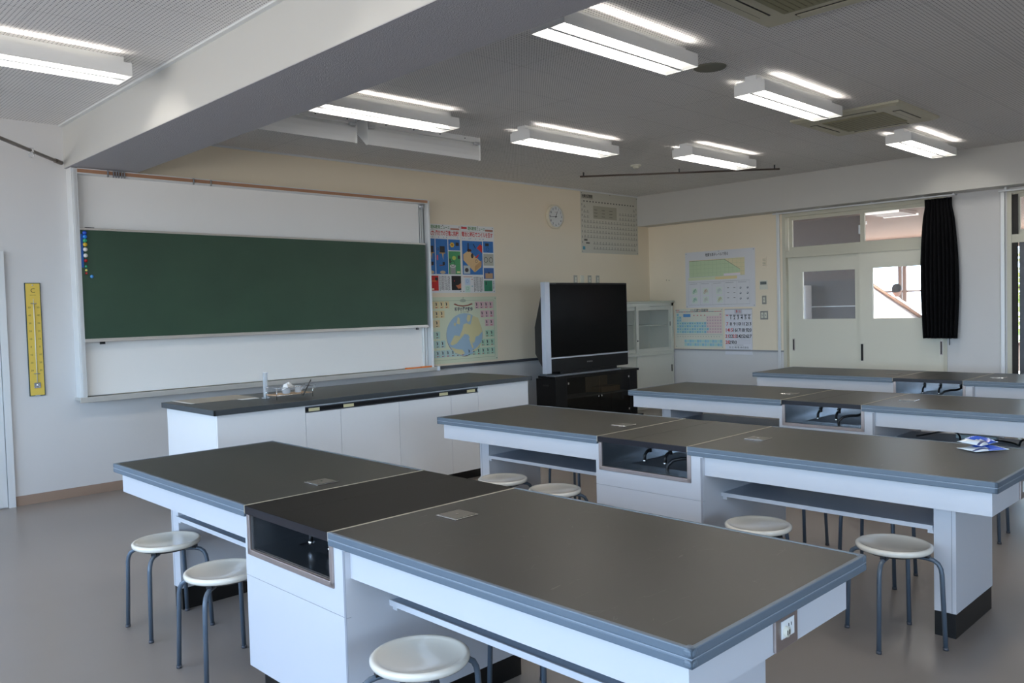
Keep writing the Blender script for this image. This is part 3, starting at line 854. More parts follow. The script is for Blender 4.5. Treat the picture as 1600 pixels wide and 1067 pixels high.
for a, b, hx in ((GX0 + .225, midx - .004, midx - .03), (midx + .004, GX1 - .175, midx + .03)):
    m = MB().box(a, b, GY0 + .028, GY0 + .033, .05, GZ - .035); d = obj('glass_door', m, SMOKE, t)
    m = MB().lathe([(0, -.014), (.010, -.013), (.012, -.006), (.005, 0)], c=(hx, GY0 + .028, .345), axis='y', seg=16); obj('knob', m, CHROME, d)
    hxx = a + .02 if hx > a + .2 and b < midx else b - .02
    m = MB().box(hxx - .012, hxx + .012, GY0 + .022, GY0 + .028, .11, .135); m.box(hxx - .012, hxx + .012, GY0 + .022, GY0 + .028, .54, .565); obj('hinge', m, CHROME, d)
v = thing('video_player', 'dark video player on the left shelf of the television stand', 'player', (-2.55, -.62, .37))
m = MB().box(-2.78, -2.35, -.73, -.50, .20, .27, 0, bev=.003); obj('body', m, TVBLK, v)
m = MB().box(-2.76, -2.66, -.733, -.73, .235, .25, 0); m.box(-2.46, -2.40, -.733, -.73, .245, .25, 0); obj('front_trim', m, TVSIL, v)
v.location = (-2.55, -.62, .05)
for c_ in v.children: c_.location = c_.location
for c_ in v.children:
    for q in c_.data.vertices: q.co.z += (.37 - .05) + (.051 - .20)
m = MB().box(-2.05, -1.66, -.70, -.52, .3705, .44, 0, bev=.003)
tag(obj('carton', m, CARTON, loc=(-1.85, -.6, .3705)), 'low brown carton behind the right glass door of the television stand', 'box')
m = MB().box(-2.15, -1.70, -.515, -.505, .371, .57, 0)
tag(obj('document_board', m, CARTON, loc=(-1.9, -.51, .371)), 'tan board leaning upright behind the right glass door of the stand', 'board')

# rear-projection set
TXA, TXB, TYF = -3.164, -1.556, -.77
Zb, Zt = GZ + .055, 1.795
t = thing('television', 'large black television with silver left edge, on the black stand', 'television', ((TXA+TXB)/2, TYF + .1, GZ))
m = MB().box(TXA + .05, TXB, TYF + .005, TYF + .075, Zb, Zt, 0, bev=.008)
body = obj('bezel', m, TVBLK, t)
m = MB().box(TXA + .085, TXB - .02, TYF + .001, TYF + .006, .895, Zt - .022); obj('screen', m, SCREEN, body)
m = MB().box(TXA + .06, TXB + .003, TYF - .002, TYF + .03, .868, .886, bev=.002); obj('silver_strip', m, TVSIL, body)
m = MB()
m.prism([(TXA, TYF + .06), (TXA + .012, TYF + .004), (TXA + .082, TYF - .012), (TXA + .086, TYF + .01), (TXA + .05, TYF + .075)], 'z', Zb - .012, Zt + .006)
obj('side_column', m, TVSIL, t)
m = MB(); yb = TYF + .29
A = [(TXA + .05, TYF + .07, Zb), (TXB - .0, TYF + .07, Zb), (TXB - .0, TYF + .07, Zt - .03), (TXA + .05, TYF + .07, Zt - .03)]
Bk = [(TXA + .12, yb, Zb + .22), (TXB - .10, yb, Zb + .22), (TXB - .10, yb, Zb + .55), (TXA + .12, yb, Zb + .55)]
va = [m.bm.verts.new(p) for p in A]; vb = [m.bm.verts.new(p) for p in Bk]
for i in range(4): m.bm.faces.new((va[i], va[(i+1) % 4], vb[(i+1) % 4], vb[i]))
m.bm.faces.new(vb); m.bm.faces.new(va[::-1]); bmesh.ops.recalc_face_normals(m.bm, faces=m.bm.faces[:])
obj('rear_housing', m, mat('matte_black_plastic', rgb(34, 33, 34), .6), t)
m = MB().box(TXA + .25, TXB - .25, TYF + .0, TYF + .22, GZ + .02, Zb + .01, 0, bev=.004); m.box(TXA + .14, TXB - .22, TYF - .04, TYF + .25, GZ + .001, GZ + .024, 1, bev=.006)
m.box(TXA + .10, TXA + .20, TYF - .03, TYF + .10, GZ + .001, GZ + .018, 1, bev=.004)
obj('foot', m, [TVBLK, mat('grey_silver_plastic', rgb(110, 116, 124), .35, .3)], t)
m = Ink((TXA + .76, TYF + .0035, .80), (1, 0, 0), (0, 0, 1))
for k in range(7): m.r(k*.016, -.008, k*.016 + .010, .008, rgb(120, 120, 120))
obj('badge', m, attr_mat(), body)
m = Ink((TXA + .10, TYF + .0035, Zt - .012), (1, 0, 0), (0, 0, 1))
for k in range(9): m.r(k*.013, -.003, k*.013 + .008, .004, rgb(110, 110, 112))
obj('badge', m, attr_mat(), body)

# ------------------------------------------------------------------ glass-fronted cabinet in the corner
CX0, CX1, CY0, CZ = -1.79, -.03, -.44, 1.55
KAB = mat('cream_cabinet_enamel', rgb(216, 216, 204), .4)
t = thing('glass_cabinet', 'cream steel cabinet with sliding glass upper doors in the corner', 'cabinet', ((CX0+CX1)/2, CY0, 0))
m = MB()
m.box(CX0, CX0 + .02, CY0, -.01, .79, CZ - .03); m.box(CX1 - .02, CX1, CY0, -.01, .79, CZ - .03)
m.box(CX0, CX1, CY0, -.01, .79, .81); m.box(CX0 + .02, CX1 - .02, -.03, -.01, .81, CZ - .05); m.box(CX0, CX1, CY0, -.01, CZ - .05, CZ - .03)
m.box(CX0 + .02, CX1 - .02, CY0 + .1, -.03, 1.185, 1.20)
m.box(CX1 - .045, CX1, CY0 - .004, CY0 + .01, .80, CZ - .03); m.box(CX0, CX0 + .045, CY0 - .004, CY0 + .01, .80, CZ - .03); m.box(CX0, CX1, CY0 - .004, CY0 + .01, CZ - .075, CZ - .03)
obj('upper_body', m, KAB, t)
m = MB().box(CX0 - .01, CX1 + .01, CY0 - .02, -.005, CZ - .03, CZ, bev=.004); obj('top', m, mat('cream_top', rgb(196, 196, 180), .5), t)
m = MB().box(CX0, CX1, CY0 - .015, -.01, .765, .79, bev=.003); m.box(CX0 + .02, CX1 - .02, CY0 + .06, -.03, .05, .765); m.box(CX1 - .03, CX1, CY0, -.01, .0, .765); m.box(CX0, CX0 + .03, CY0, -.01, 0, .765); m.box(CX0, CX1, CY0 + .02, -.01, 0, .06)
obj('lower_body', m, KAB, t)
def cdoor(a, b, y, z0, z1, glass, name):
    m = MB()
    if glass:
        f_ = .055
        m.box(a, a + f_, y, y + .02, z0, z1); m.box(b - f_, b, y, y + .02, z0, z1); m.box(a + f_, b - f_, y, y + .02, z0, z0 + f_); m.box(a + f_, b - f_, y, y + .02, z1 - f_, z1)
        o = obj(name, m, KAB, t)
        g = MB().box(a + f_, b - f_, y + .009, y + .012, z0 + f_, z1 - f_); obj('glass', g, mat('cabinet_glass', rgb(230, 240, 235), 0.0, alpha=.08), o)
    else:
        m.box(a, b, y, y + .02, z0, z1); o = obj(name, m, KAB, t)
    return o
a = cdoor(-1.76, -.88, CY0 + .035, .812, CZ - .078, True, 'sliding_door'); b = cdoor(-.925, -.075, CY0 + .008, .812, CZ - .078, True, 'sliding_door')
m = MB().lathe([(0, -.006), (.010, -.006), (.011, 0)], c=(-.898, CY0 + .008, .985), axis='y', seg=16); obj('lock', m, BLACK, b)
m = MB().box(-.108, -.096, CY0 + .004, CY0 + .008, 1.18, 1.24); obj('pull', m, GREYTRIM, b)
a = cdoor(-1.76, -.88, CY0 + .035, .065, .762, False, 'lower_door'); b = cdoor(-.915, -.035, CY0 + .006, .065, .762, False, 'lower_door')
m = MB().box(-.088, -.070, CY0 + .0, CY0 + .007, .50, .60); obj('pull', m, DARKSLOT, b)

# ------------------------------------------------------------------ chalkboard unit on the front wall
QX0, QX1, QZ0, QZ1 = -8.15, -4.36, .80, 2.764
t = thing('chalkboard_unit', 'wide sliding green chalkboard in a white aluminium frame with white panels', 'chalkboard', ((QX0+QX1)/2, 0, QZ0))
PANELW = mat('white_board_panel', rgb(248, 246, 242), .4)
m = MB().box(QX0 + .02, QX1 - .02, -.045, -.004, QZ0 + .05, QZ1 - .03); obj('white_panel', m, PANELW, t)
m = MB()
m.box(QX0, QX0 + .052, -.125, 0, QZ0 + .04, QZ1, bev=.003); m.box(QX0 + .014, QX0 + .03, -.13, -.12, QZ0 + .05, QZ1 - .005); obj('frame_post', m, ALUW, t)
m = MB()
m.box(QX1 - .03, QX1, -.125, 0, QZ0 + .04, QZ1 - .01, bev=.003); m.box(QX1 - .07, QX1 - .045, -.06, -.04, QZ0 + .04, QZ1 - .03); m.box(QX1 - .105, QX1 - .085, -.06, -.04, QZ0 + .04, QZ1 - .03)
obj('frame_post', m, ALUW, t)
m = MB().box(QX0 + .052, QX1 - .03, -.13, -.0, QZ1 - .047, QZ1 - .038, 0); m.box(QX0 + .052, QX1 - .03, -.128, -.0, QZ1 - .038, QZ1 - .008, 1); m.box(QX0 + .052, QX1 - .03, -.13, -.0, QZ1 - .008, QZ1, 0)
rail = obj('top_rail', m, [ALUW, CORK], t)
for hx in (-7.861, -7.815, -7.793, -7.772, -7.748, -7.726, -7.119, -6.955):
    m = MB().box(hx - .007, hx + .007, -.142, -.13, QZ1 - .062, QZ1 - .004, bev=.002); m.box(hx - .004, hx + .004, -.150, -.140, QZ1 - .062, QZ1 - .050)
    obj('sliding_hook', m, CHROME, rail)
m = MB().box(QX0 - .01, QX1 + .04, -.121, 0, QZ0 + .02, QZ0 + .0415, 0); m.box(QX0 - .01, QX1 + .04, -.135, -.12, QZ0 + .0, QZ0 + .045, 0, bev=.003)
m.box(QX1 + .035, QX1 + .075, -.14, -.02, QZ0 - .005, QZ0 + .05, 1, bev=.004)
obj('chalk_ledge', m, [mat('warm_grey_aluminium', rgb(190, 188, 182), .4, .1), ALU], t)
m = MB().box(-8.095, -4.435, -.115, -.085, 1.335, 2.25, 0)
gb = obj('green_board', m, CHALK, t)
m = MB().box(-8.10, -4.43, -.122, -.08, 2.25, 2.268, bev=.002); m.box(-8.10, -4.43, -.128, -.08, 1.312, 1.335, bev=.003); m.box(-8.10, -4.43, -.132, -.12, 1.306, 1.318, bev=.002)
obj('board_trim', m, mat('champagne_trim', rgb(205, 198, 190), .35, .3), gb)
m = MB().box(-7.98, -7.94, -.125, -.11, 1.285, 1.306); m.box(-4.60, -4.57, -.125, -.11, 1.285, 1.306); m.box(-8.05, -7.98, -.11, -.09, 2.268, 2.274); obj('stop_block', m, BLACK, gb)
m = MB().lathe([(0, -.03), (.028, -.03), (.03, -.02), (.03, -.005), (0, -.005)], c=(-4.447, -.06, 2.69), axis='y', seg=24); m.lathe([(0, -.034), (.01, -.034), (.01, -.03)], c=(-4.447, -.06, 2.69), axis='y', seg=12)
obj('pulley', m, ALU, t)
m = MB().tube([(-4.478, -.075, 2.69), (-4.478, -.075, 2.27)], .0035, seg=8); m.tube([(-4.417, -.075, 2.69), (-4.417, -.075, 2.27)], .0035, seg=8); obj('cord', m, GREYTRIM, t)
m = MB().box(-8.098, -8.078, -.119, -.115, 1.935, 2.215); tag(obj('magnet_strip', m, BLUEP, loc=(-8.09, -.117, 2.07)), 'narrow blue magnetic strip at the top left edge of the green chalkboard', 'strip')
MG = [(2.225, 'blue', 'topmost'), (2.192, 'lighter blue', 'second from top'), (2.160, 'green', 'third from top, below the blue pair'), (2.127, 'yellow', 'fourth from top'), (2.086, 'white', 'upper of the two white ones'),
      (2.035, 'white', 'lower of the two white ones'), (1.992, 'red', 'larger red one under the white pair'), (1.943, 'green', 'small green one low in the column'), (1.912, 'pale yellow', 'small one low in the column'), (1.886, 'red', 'small red one at the column foot'), (1.860, 'light blue', 'lowest, set off to the right')]
MC = {'blue': rgb(30, 80, 190), 'lighter blue': rgb(50, 130, 215), 'green': rgb(50, 160, 120), 'yellow': rgb(225, 185, 60), 'white': rgb(232, 230, 222), 'red': rgb(170, 35, 35), 'pale yellow': rgb(230, 215, 110), 'light blue': rgb(80, 150, 215)}
for i, (z, c, wh) in enumerate(MG):
    r = .0175 if i < 6 else (.014 if i == 6 else (.0145 if i == 10 else .010))
    x = -8.062 if i < 10 else -8.020
    m = MB().lathe([(0, -.016), (r*.5, -.0155), (r*.85, -.012), (r, -.006), (r, 0), (0, 0)], c=(x, -.1155, z), axis='y', seg=20)
    tag(obj('magnet', m, mat('magnet_' + c.replace(' ', '_'), MC[c], .25), loc=(x, -.1155, z)), c + ' round magnet on the chalkboard left edge, ' + wh, 'magnet', 'round magnets on the chalkboard')
m = MB().box(-4.76, -4.55, -.118, -.094, QZ0 + .0425, QZ0 + .060, bev=.003); tag(obj('pointer_stick', m, ORANGE, loc=(-4.65, -.1, QZ0 + .0425)), 'orange stick on the chalk ledge, left one of the pair', 'stick', 'orange sticks on the chalk ledge')
m = MB().box(-4.545, -4.35, -.118, -.094, QZ0 + .0425, QZ0 + .062, bev=.003); tag(obj('pointer_stick', m, ORANGE, loc=(-4.45, -.1, QZ0 + .0425)), 'orange stick at the right end of the chalk ledge, right one of the pair', 'stick', 'orange sticks on the chalk ledge')

# ------------------------------------------------------------------ wall thermometer
t = thing('wall_thermometer', 'tall yellow thermometer board on the wall left of the chalkboard', 'thermometer', (-8.446, 0, 1.35))
m = MB().box(-8.504, -8.388, -.014, -.001, .883, 1.81, 0); m.box(-8.498, -8.394, -.0155, -.014, .889, 1.804, 1); bd = obj('board', m, [mat('dark_teal_edge', rgb(40, 62, 66), .5), YELLOW], t)
m = MB().tube([(-8.446, -.020, .995), (-8.446, -.020, 1.66)], .0035, seg=10); m.tube([(-8.446, -.020, 1.66), (-8.446, -.020, 1.68)], .002, seg=8); obj('glass_tube', m, mat('milky_glass', rgb(228, 226, 205), .15), t)
m = MB().box(-8.470, -8.422, -.024, -.0155, .948, .992, bev=.002); m.box(-8.468, -8.424, -.025, -.0155, 1.638, 1.643); m.box(-8.468, -8.424, -.025, -.0155, 1.064, 1.069); m.tube([(-8.446, -.024, .955), (-8.446, -.026, .985)], .007); m.box(-8.465, -8.427, -.02, -.0155, .886, .890)
m.lathe([(0, -.003), (.006, -.002), (.006, 0)], c=(-8.446, -.0155, 1.79), axis='y', seg=12)
obj('clip', m, CHROME, t)
m = Ink((-8.446, -.0158, 0), (1, 0, 0), (0, 0, 1)); INKD = rgb(70, 60, 30)
m.text('C', 0, 1.745, .052, INKD)
for k in range(5): m.r(-.022 + k*.009, 1.708, -.016 + k*.009, 1.711, INKD)
for i, n_ in enumerate(['50', '40', '30', '20', '10', '0', '10', '20', '30']):
    z = 1.608 - i * .0645
    m.text(n_, -.031, z, .021, INKD); m.text(n_, .033, z, .021, INKD)
for k in range(60): m.r(.006, 1.09 + k*.0093, .012, 1.0915 + k*.0093, INKD)
obj('scale_marks', m, attr_mat(), bd)

# ------------------------------------------------------------------ posters
def poster(name, label, cat, plane, w_, h_, th=.0012, paper=PAPER, off=.002, pins=True):
    """plane: origin (lower left corner on wall), u, v, n towards the room"""
    o, u, v = [Vector(q) for q in plane]; n = u.cross(v)
    root = thing(name, label, cat, o + u*w_/2 + v*h_/2)
    m = MB()
    cs = [o + u*a + v*b + n*c for c in (off, off + th) for a, b in ((0, 0), (w_, 0), (w_, h_), (0, h_))]
    vs = [m.bm.verts.new(c) for c in cs]
    for f in ((0, 3, 2, 1), (4, 5, 6, 7), (0, 1, 5, 4), (1, 2, 6, 5), (2, 3, 7, 6), (3, 0, 4, 7)): m.bm.faces.new([vs[i] for i in f])
    sh = obj('sheet', m, paper, root)
    if pins:
        m = MB()
        for a, b in ((.02, .02), (w_ - .02, .02), (.02, h_ - .02), (w_ - .02, h_ - .02), (w_/2, h_ - .012)):
            q = o + u*a + v*b + n*(off + th)
            m.tube([q, q + n*.005], .0045, seg=8)
        obj('pin', m, BLACK, sh)
    ink = Ink(o + n*(off + th + .0004), u, v)
    return root, sh, ink
FW = lambda x, z: ((x, 0, z), (1, 0, 0), (0, 0, 1))       # on the front wall
RW = lambda y, z: ((0, y, z), (0, -1, 0), (0, 0, 1))      # on the corridor wall, u runs towards -y
G1, RED_, BLU, DK = rgb(60, 130, 60), rgb(200, 40, 40), rgb(40, 110, 180), rgb(40, 40, 44)
def columns(k, u0, v0, u1, v1, n, col=DK, seedv=1):
    rr = random.Random(seedv)
    for i in range(n):
        x = u0 + (u1 - u0) * (i + .2) / n; wd = (u1 - u0) / n * .42; y = v1 - rr.random()*.01
        while y > v0 + .01:
            l = .006 + rr.random() * .012; k.r(x, max(v0, y - l), x + wd, y, col, .0003); y -= l + .005
# experiment poster, left
rt, sh, k = poster('experiment_poster', 'science news poster with blue photo strips, directly right of the chalkboard frame', 'poster', FW(-4.345, 1.700), .545, .812)
k.r(.01, .765, .08, .795, rgb(205, 70, 70)); k.text('理科教育ニュース', .235, .775, .046, G1, width=.29, bold=.015); k.r(.39, .755, .53, .775, rgb(190, 130, 110))
k.r(.01, .742, .535, .7435, rgb(120, 130, 120))
k.text('力･火力･風力での発電に挑戦！', .275, .705, .062, RED_, width=.52, bold=.02)
columns(k, .02, .655, .53, .668, 34, BLU, 3)
k.r(.03, .225, .145, .64, BLU); k.r(.155, .225, .34, .64, BLU); k.r(.35, .51, .535, .64, BLU); k.r(.35, .225, .535, .50, rgb(70, 150, 95))
for cx in (.085, .255):
    k.r(cx - .038, .48, cx + .038, .555, rgb(38, 36, 36), .0004); k.r(cx - .045, .468, cx + .045, .48, rgb(190, 140, 80), .0004)
    k.p([(cx - .006, .468), (cx + .018, .468), (cx + .012, .39)], rgb(205, 170, 110), .0004)
    k.r(cx - .05, .325, cx + .02, .335, rgb(120, 60, 40), .0004); k.r(cx + .0, .33, cx + .035, .37, rgb(30, 30, 34), .0004)
    k.disc(cx, .247, .042, .019, rgb(200, 180, 150), .0004)
k.ring(.19, .52, .012, .018, DK, .0004); k.r(.17, .39, .19, .45, rgb(220, 90, 100), .0004)
for q in range(6):
    a = q * PI / 3; k.disc(.41 + .022*math.cos(a), .575 + .02*math.sin(a), .014, .012, rgb(225, 190, 60), .0004, n=10)
k.disc(.41, .575, .014, .012, rgb(180, 110, 30), .0006, n=10); k.r(.465, .565, .515, .605, DK, .0004)
k.disc(.435, .42, .03, .024, rgb(190, 200, 90), .0004); k.r(.495, .41, .53, .45, DK, .0004)
k.r(.37, .23, .455, .32, rgb(150, 150, 148), .0005); k.disc(.412, .322, .048, .02, rgb(200, 200, 196), .0006); k.ring(.412, .35, .03, .036, DK, .0007); k.r(.36, .36, .38, .41, DK, .0006); k.r(.475, .24, .525, .262, rgb(225, 225, 160), .0005)
k.r(.035, .0, .035, .0, DK)
k.r(.032, .03, .185, .205, rgb(200, 35, 30)); k.r(.135, .15, .175, .185, DK, .0004); k.r(.05, .135, .15, .150, rgb(215, 110, 60), .0004); k.r(.045, .038, .115, .058, rgb(230, 215, 190), .0004)
columns(k, .20, .03, .365, .205, 9, DK, 5)
k.r(.385, .035, .535, .205, rgb(18, 14, 16)); k.p([(.45, .09), (.50, .10), (.535, .12), (.535, .06), (.49, .05)], rgb(200, 120, 80), .0004); k.disc(.43, .145, .008, .008, rgb(200, 30, 60), .0004, n=8)
obj('print', k, attr_mat(), sh)
# experiment poster, right
rt, sh, k = poster('experiment_poster', 'science news poster with a wooden block on blue, right one of the pair', 'poster', FW(-3.793, 1.698), .545, .822)
k.r(.01, .775, .10, .80, rgb(205, 70, 70)); k.text('理科教育ニュース', .255, .783, .046, G1, width=.28, bold=.015); k.r(.40, .762, .53, .785, rgb(170, 110, 90))
k.r(.01, .75, .535, .7515, rgb(120, 130, 120))
k.text('電池と磁石でコイルを回す', .27, .71, .064, RED_, width=.51, bold=.02)
columns(k, .02, .655, .53, .668, 34, BLU, 4)
k.r(.015, .225, .345, .635, BLU); k.p([(.03, .47), (.12, .52), (.32, .38), (.32, .32), (.215, .255), (.20, .26), (.03, .40)], rgb(214, 180, 130), .0004)
k.p([(.205, .255), (.215, .33), (.325, .40), (.325, .34)], rgb(190, 150, 100), .0006)
k.r(.105, .50, .12, .61, rgb(50, 30, 30), .0007); k.disc(.13, .52, .035, .018, rgb(60, 30, 30), .0006); k.disc(.175, .455, .022, .03, rgb(40, 34, 34), .0006); k.p([(.19, .60), (.205, .60), (.235, .55), (.225, .545)], rgb(20, 30, 60), .0006)
k.p([(.25, .55), (.31, .60), (.342, .58), (.342, .49)], rgb(200, 40, 35), .0005); k.p([(.215, .43), (.27, .47), (.29, .475), (.26, .43)], rgb(190, 40, 40), .0007); k.ring(.24, .39, .015, .02, DK, .0007)
k.r(.03, .235, .135, .335, rgb(190, 200, 200), .0008); k.disc(.08, .28, .03, .026, rgb(60, 55, 55), .001)
k.r(.36, .50, .53, .64, BLU); k.r(.395, .58, .455, .615, DK, .0004); k.ring(.435, .54, .020, .025, DK, .0004)
k.r(.36, .34, .53, .485, rgb(180, 180, 165)); k.ring(.40, .41, .028, .034, DK, .0004); k.ring(.485, .41, .028, .034, DK, .0004)
k.r(.36, .175, .53, .31, rgb(40, 90, 150)); k.r(.385, .18, .51, .245, rgb(185, 150, 115), .0004); k.disc(.445, .25, .012, .012, DK, .0006, n=10)
k.r(.36, .02, .50, .155, rgb(50, 130, 100)); k.r(.385, .10, .40, .14, DK, .0004); k.ring(.46, .05, .012, .015, DK, .0004)
k.r(.02, .195, .17, .200, rgb(200, 110, 60)); k.r(.045, .10, .13, .18, rgb(205, 222, 235)); k.ring(.085, .145, .017, .020, BLU, .0004); k.r(.045, .01, .13, .09, rgb(205, 230, 215)); k.ring(.085, .055, .017, .020, G1, .0004)
k.r(.15, .165, .175, .172, RED_); k.r(.15, .08, .175, .087, rgb(60, 170, 180)); columns(k, .19, .015, .345, .20, 8, DK, 8); columns(k, .51, .03, .535, .155, 1, DK, 9)
obj('print', k, attr_mat(), sh)
# map poster
rt, sh, k = poster('map_poster', 'pale green map poster with round map of Europe, below the two news posters', 'poster', FW(-4.34, .862), 1.105, .79, paper=mat('pale_green_paper', rgb(216, 222, 196), .6))
k.r(.03, .04, 1.06, .043, rgb(150, 170, 140)); k.r(.03, .745, 1.06, .748, rgb(150, 170, 140)); k.r(1.058, .04, 1.061, .748, rgb(150, 170, 140))
k.p([(.40, .70), (.47, .68), (.55, .672), (.63, .68), (.71, .70), (.69, .715), (.63, .695), (.55, .688), (.47, .695), (.42, .715)], rgb(150, 90, 70))
k.disc(.55, .745, .05, .02, rgb(170, 180, 160), .0002)
k.text('科学の歴史散歩', .56, .64, .05, rgb(40, 45, 70), width=.29, bold=.02); k.text('ヨーロッパ編', .57, .607, .025, rgb(60, 60, 70), width=.13)
SEA, LAND = rgb(160, 188, 208), rgb(216, 208, 160)
k.disc(.565, .33, .292, .262, rgb(120, 90, 80), .0001, n=48); k.disc(.565, .335, .290, .258, SEA, .0003, n=48)
def land(pts): k.p(pts, LAND, .0005)
land([(.47, .30), (.53, .40), (.55, .46), (.60, .47), (.66, .45), (.70, .56), (.79, .53), (.845, .40), (.852, .36), (.79, .31), (.74, .30), (.72, .24), (.69, .22), (.66, .27), (.62, .33), (.56, .34), (.49, .28)])
land([(.33, .23), (.40, .33), (.47, .32), (.50, .29), (.43, .23), (.36, .21)])
land([(.60, .52), (.62, .575), (.67, .565), (.66, .50), (.62, .48)]); land([(.44, .47), (.46, .55), (.49, .53), (.49, .46)]); land([(.395, .45), (.40, .48), (.43, .48), (.42, .44)])
land([(.33, .195), (.42, .165), (.52, .15), (.56, .105), (.49, .09), (.40, .12)]); land([(.66, .12), (.76, .17), (.83, .23), (.85, .29), (.82, .20), (.75, .13)]); land([(.63, .29), (.66, .28), (.70, .17), (.68, .16), (.65, .23)])
cells = []
for (cols_, rows_, u0, v0, c_) in ((4, 1, .03, .655, rgb(226, 208, 160)), (3, 1, .03, .545, rgb(226, 208, 160)), (2, 1, .03, .435, rgb(226, 204, 158)), (2, 1, .03, .30, rgb(180, 212, 200)), (3, 1, .03, .19, rgb(180, 210, 205)), (7, 1, .03, .075, rgb(178, 206, 205)),
                                   (4, 1, .745, .645, rgb(222, 188, 190)), (3, 1, .83, .535, rgb(222, 188, 192)), (2, 1, .905, .425, rgb(222, 190, 192)), (2, 1, .905, .29, rgb(176, 212, 184)), (3, 1, .83, .18, rgb(176, 212, 186)), (6, 1, .60, .075, rgb(176, 212, 190))):
    for i in range(cols_):
        a = u0 + i * .0775; rr = random.Random(i * 7 + int(v0 * 100))
        k.r(a, v0, a + .070, v0 + .085, c_, .0002)
        k.r(a + .02, v0 + .035, a + .035, v0 + .065, rgb(70, 70, 70), .0004); k.r(a + .010, v0 + .065, a + .03, v0 + .07, rgb(90, 90, 90), .0004)
        k.r(a + .015, v0 + .008, a + .035, v0 + .018, rr.choice([rgb(180, 40, 40), rgb(40, 40, 50), rgb(120, 60, 40)]), .0004); k.r(a + .042, v0 + .008, a + .046, v0 + .022, rgb(90, 90, 90), .0004)
obj('print', k, attr_mat(), sh)
# periodic table, front wall
rt, sh, k = poster('periodic_table_poster', 'large grey periodic table poster high on the front wall by the corner', 'poster', FW(-1.572, 2.249), 1.30, .855, paper=mat('aged_paper', rgb(205, 202, 188), .65))
k.r(.02, .765, .27, .82, rgb(170, 165, 150), .0001); k.text('元素の周期表', .145, .79, .05, rgb(30, 30, 34), width=.22, bold=.02); k.r(.02, .755, .27, .758, rgb(150, 110, 100))
LG = rgb(96, 94, 88)
for i in range(18): k.r(.06 + i*.066, .715, .06 + i*.066 + .03, .732, LG)
for z in range(8): k.r(.022, .66 - z*.075, .032, .69 - z*.075, LG); k.r(1.262, .66 - z*.075, 1.27, .69 - z*.075, LG)
k.r(.27, .49, .80, .67, rgb(172, 168, 150), .0001)
for i in range(9): k.r(.29 + (i % 3)*.17, .52 + (i // 3)*.045, .36 + (i % 3)*.17, .527 + (i // 3)*.045, LG, .0003)
def cellrow(v0, cols_):
    for i in cols_:
        a = .055 + i * .0665; rr = random.Random(i + int(v0*1000))
        k.r(a, v0, a + .060, v0 + .003, rgb(120, 118, 108)); k.r(a + .018, v0 + .024, a + .034, v0 + .034, LG); k.r(a + .006, v0 + .008, a + .046, v0 + .013, LG); 
for row, cols_ in ((.635, (0, 17)), (.565, (0, 1, 12, 13, 14, 15, 16, 17)), (.495, (0, 1, 12, 13, 14, 15, 16, 17)), (.425, range(18)), (.355, range(18)), (.285, range(18)), (.215, range(18)), (.125, range(3, 18)), (.055, range(3, 18))): cellrow(row, cols_)
k.r(.03, .045, .08, .09, rgb(80, 150, 170)); k.r(.06, .17, .13, .195, LG); k.r(.10, .13, .18, .15, LG)
obj('print', k, attr_mat(), sh)
# atom level chart, corridor wall
rt, sh, k = poster('atom_chart_poster', 'white chart with green and yellow upper grid, on the wall left of the sliding doors', 'poster', RW(-.652, 1.432), 1.13, .812, paper=mat('bluish_paper', rgb(222, 222, 224), .55))
k.text('物質を原子レベルで見る', .53, .755, .05, DK, width=.37, bold=.01)
GR, YL = rgb(196, 214, 176), rgb(226, 216, 176)
k.r(.07, .445, .97, .69, YL); k.p([(.07, .445), (.07, .68), (.66, .68), (.90, .53), (.90, .49), (.64, .47), (.64, .445)], GR, .0003)
for i in range(14): k.r(.07 + i*.065, .445, .0715 + i*.065, .69, rgb(150, 180, 140), .0005)
for i in range(5): k.r(.07, .445 + i*.058, .97, .4465 + i*.058, rgb(150, 180, 140), .0005)
k.p([(.66, .678), (.90, .53), (.90, .527), (.658, .674)], DK, .0006); k.r(.07, .677, .66, .681, rgb(110, 120, 110), .0006)
k.r(.64, .447, .90, .478, rgb(235, 225, 230), .0007); k.r(.05, .40, .50, .44, rgb(214, 222, 186)); k.r(.50, .40, .85, .44, rgb(230, 214, 160))
k.r(.05, .04, 1.04, .042, LG); k.r(.05, .37, 1.04, .372, LG)
for i in range(6): k.r(.05 + i*.198, .04, .052 + i*.198, .37, rgb(170, 170, 176))
for i in range(5): k.r(.07 + i*.198, .345, .20 + i*.198, .35, rgb(150, 150, 156))
for (a, b, c_) in ((.155, .24, rgb(70, 160, 110)), (.155, .115, rgb(90, 170, 140)), (.34, .235, rgb(180, 140, 100)), (.34, .115, rgb(190, 190, 180)), (.56, .24, rgb(180, 190, 190)), (.57, .115, rgb(180, 175, 110))):
    k.r(a - .05, b - .05, a + .05, b + .05, rgb(218, 226, 216), .0002)
    for q in range(6): k.ring(a + .02*math.cos(q), b + .02*math.sin(q*1.7), .011, .015, c_, .0004, n=8)
for i in range(3):
    for j in range(2): k.disc(.90 + j*.11, .27 - i*.075, .016, .016, rgb(110, 116, 124), .0003, n=14); k.disc(.895 + j*.11, .275 - i*.075, .011, .011, rgb(205, 208, 212), .0005, n=12)
    for j in range(2): k.r(.69 + j*.10, .27 - i*.07, .72 + j*.10, .277 - i*.07, LG, .0003)
obj('print', k, attr_mat(), sh)
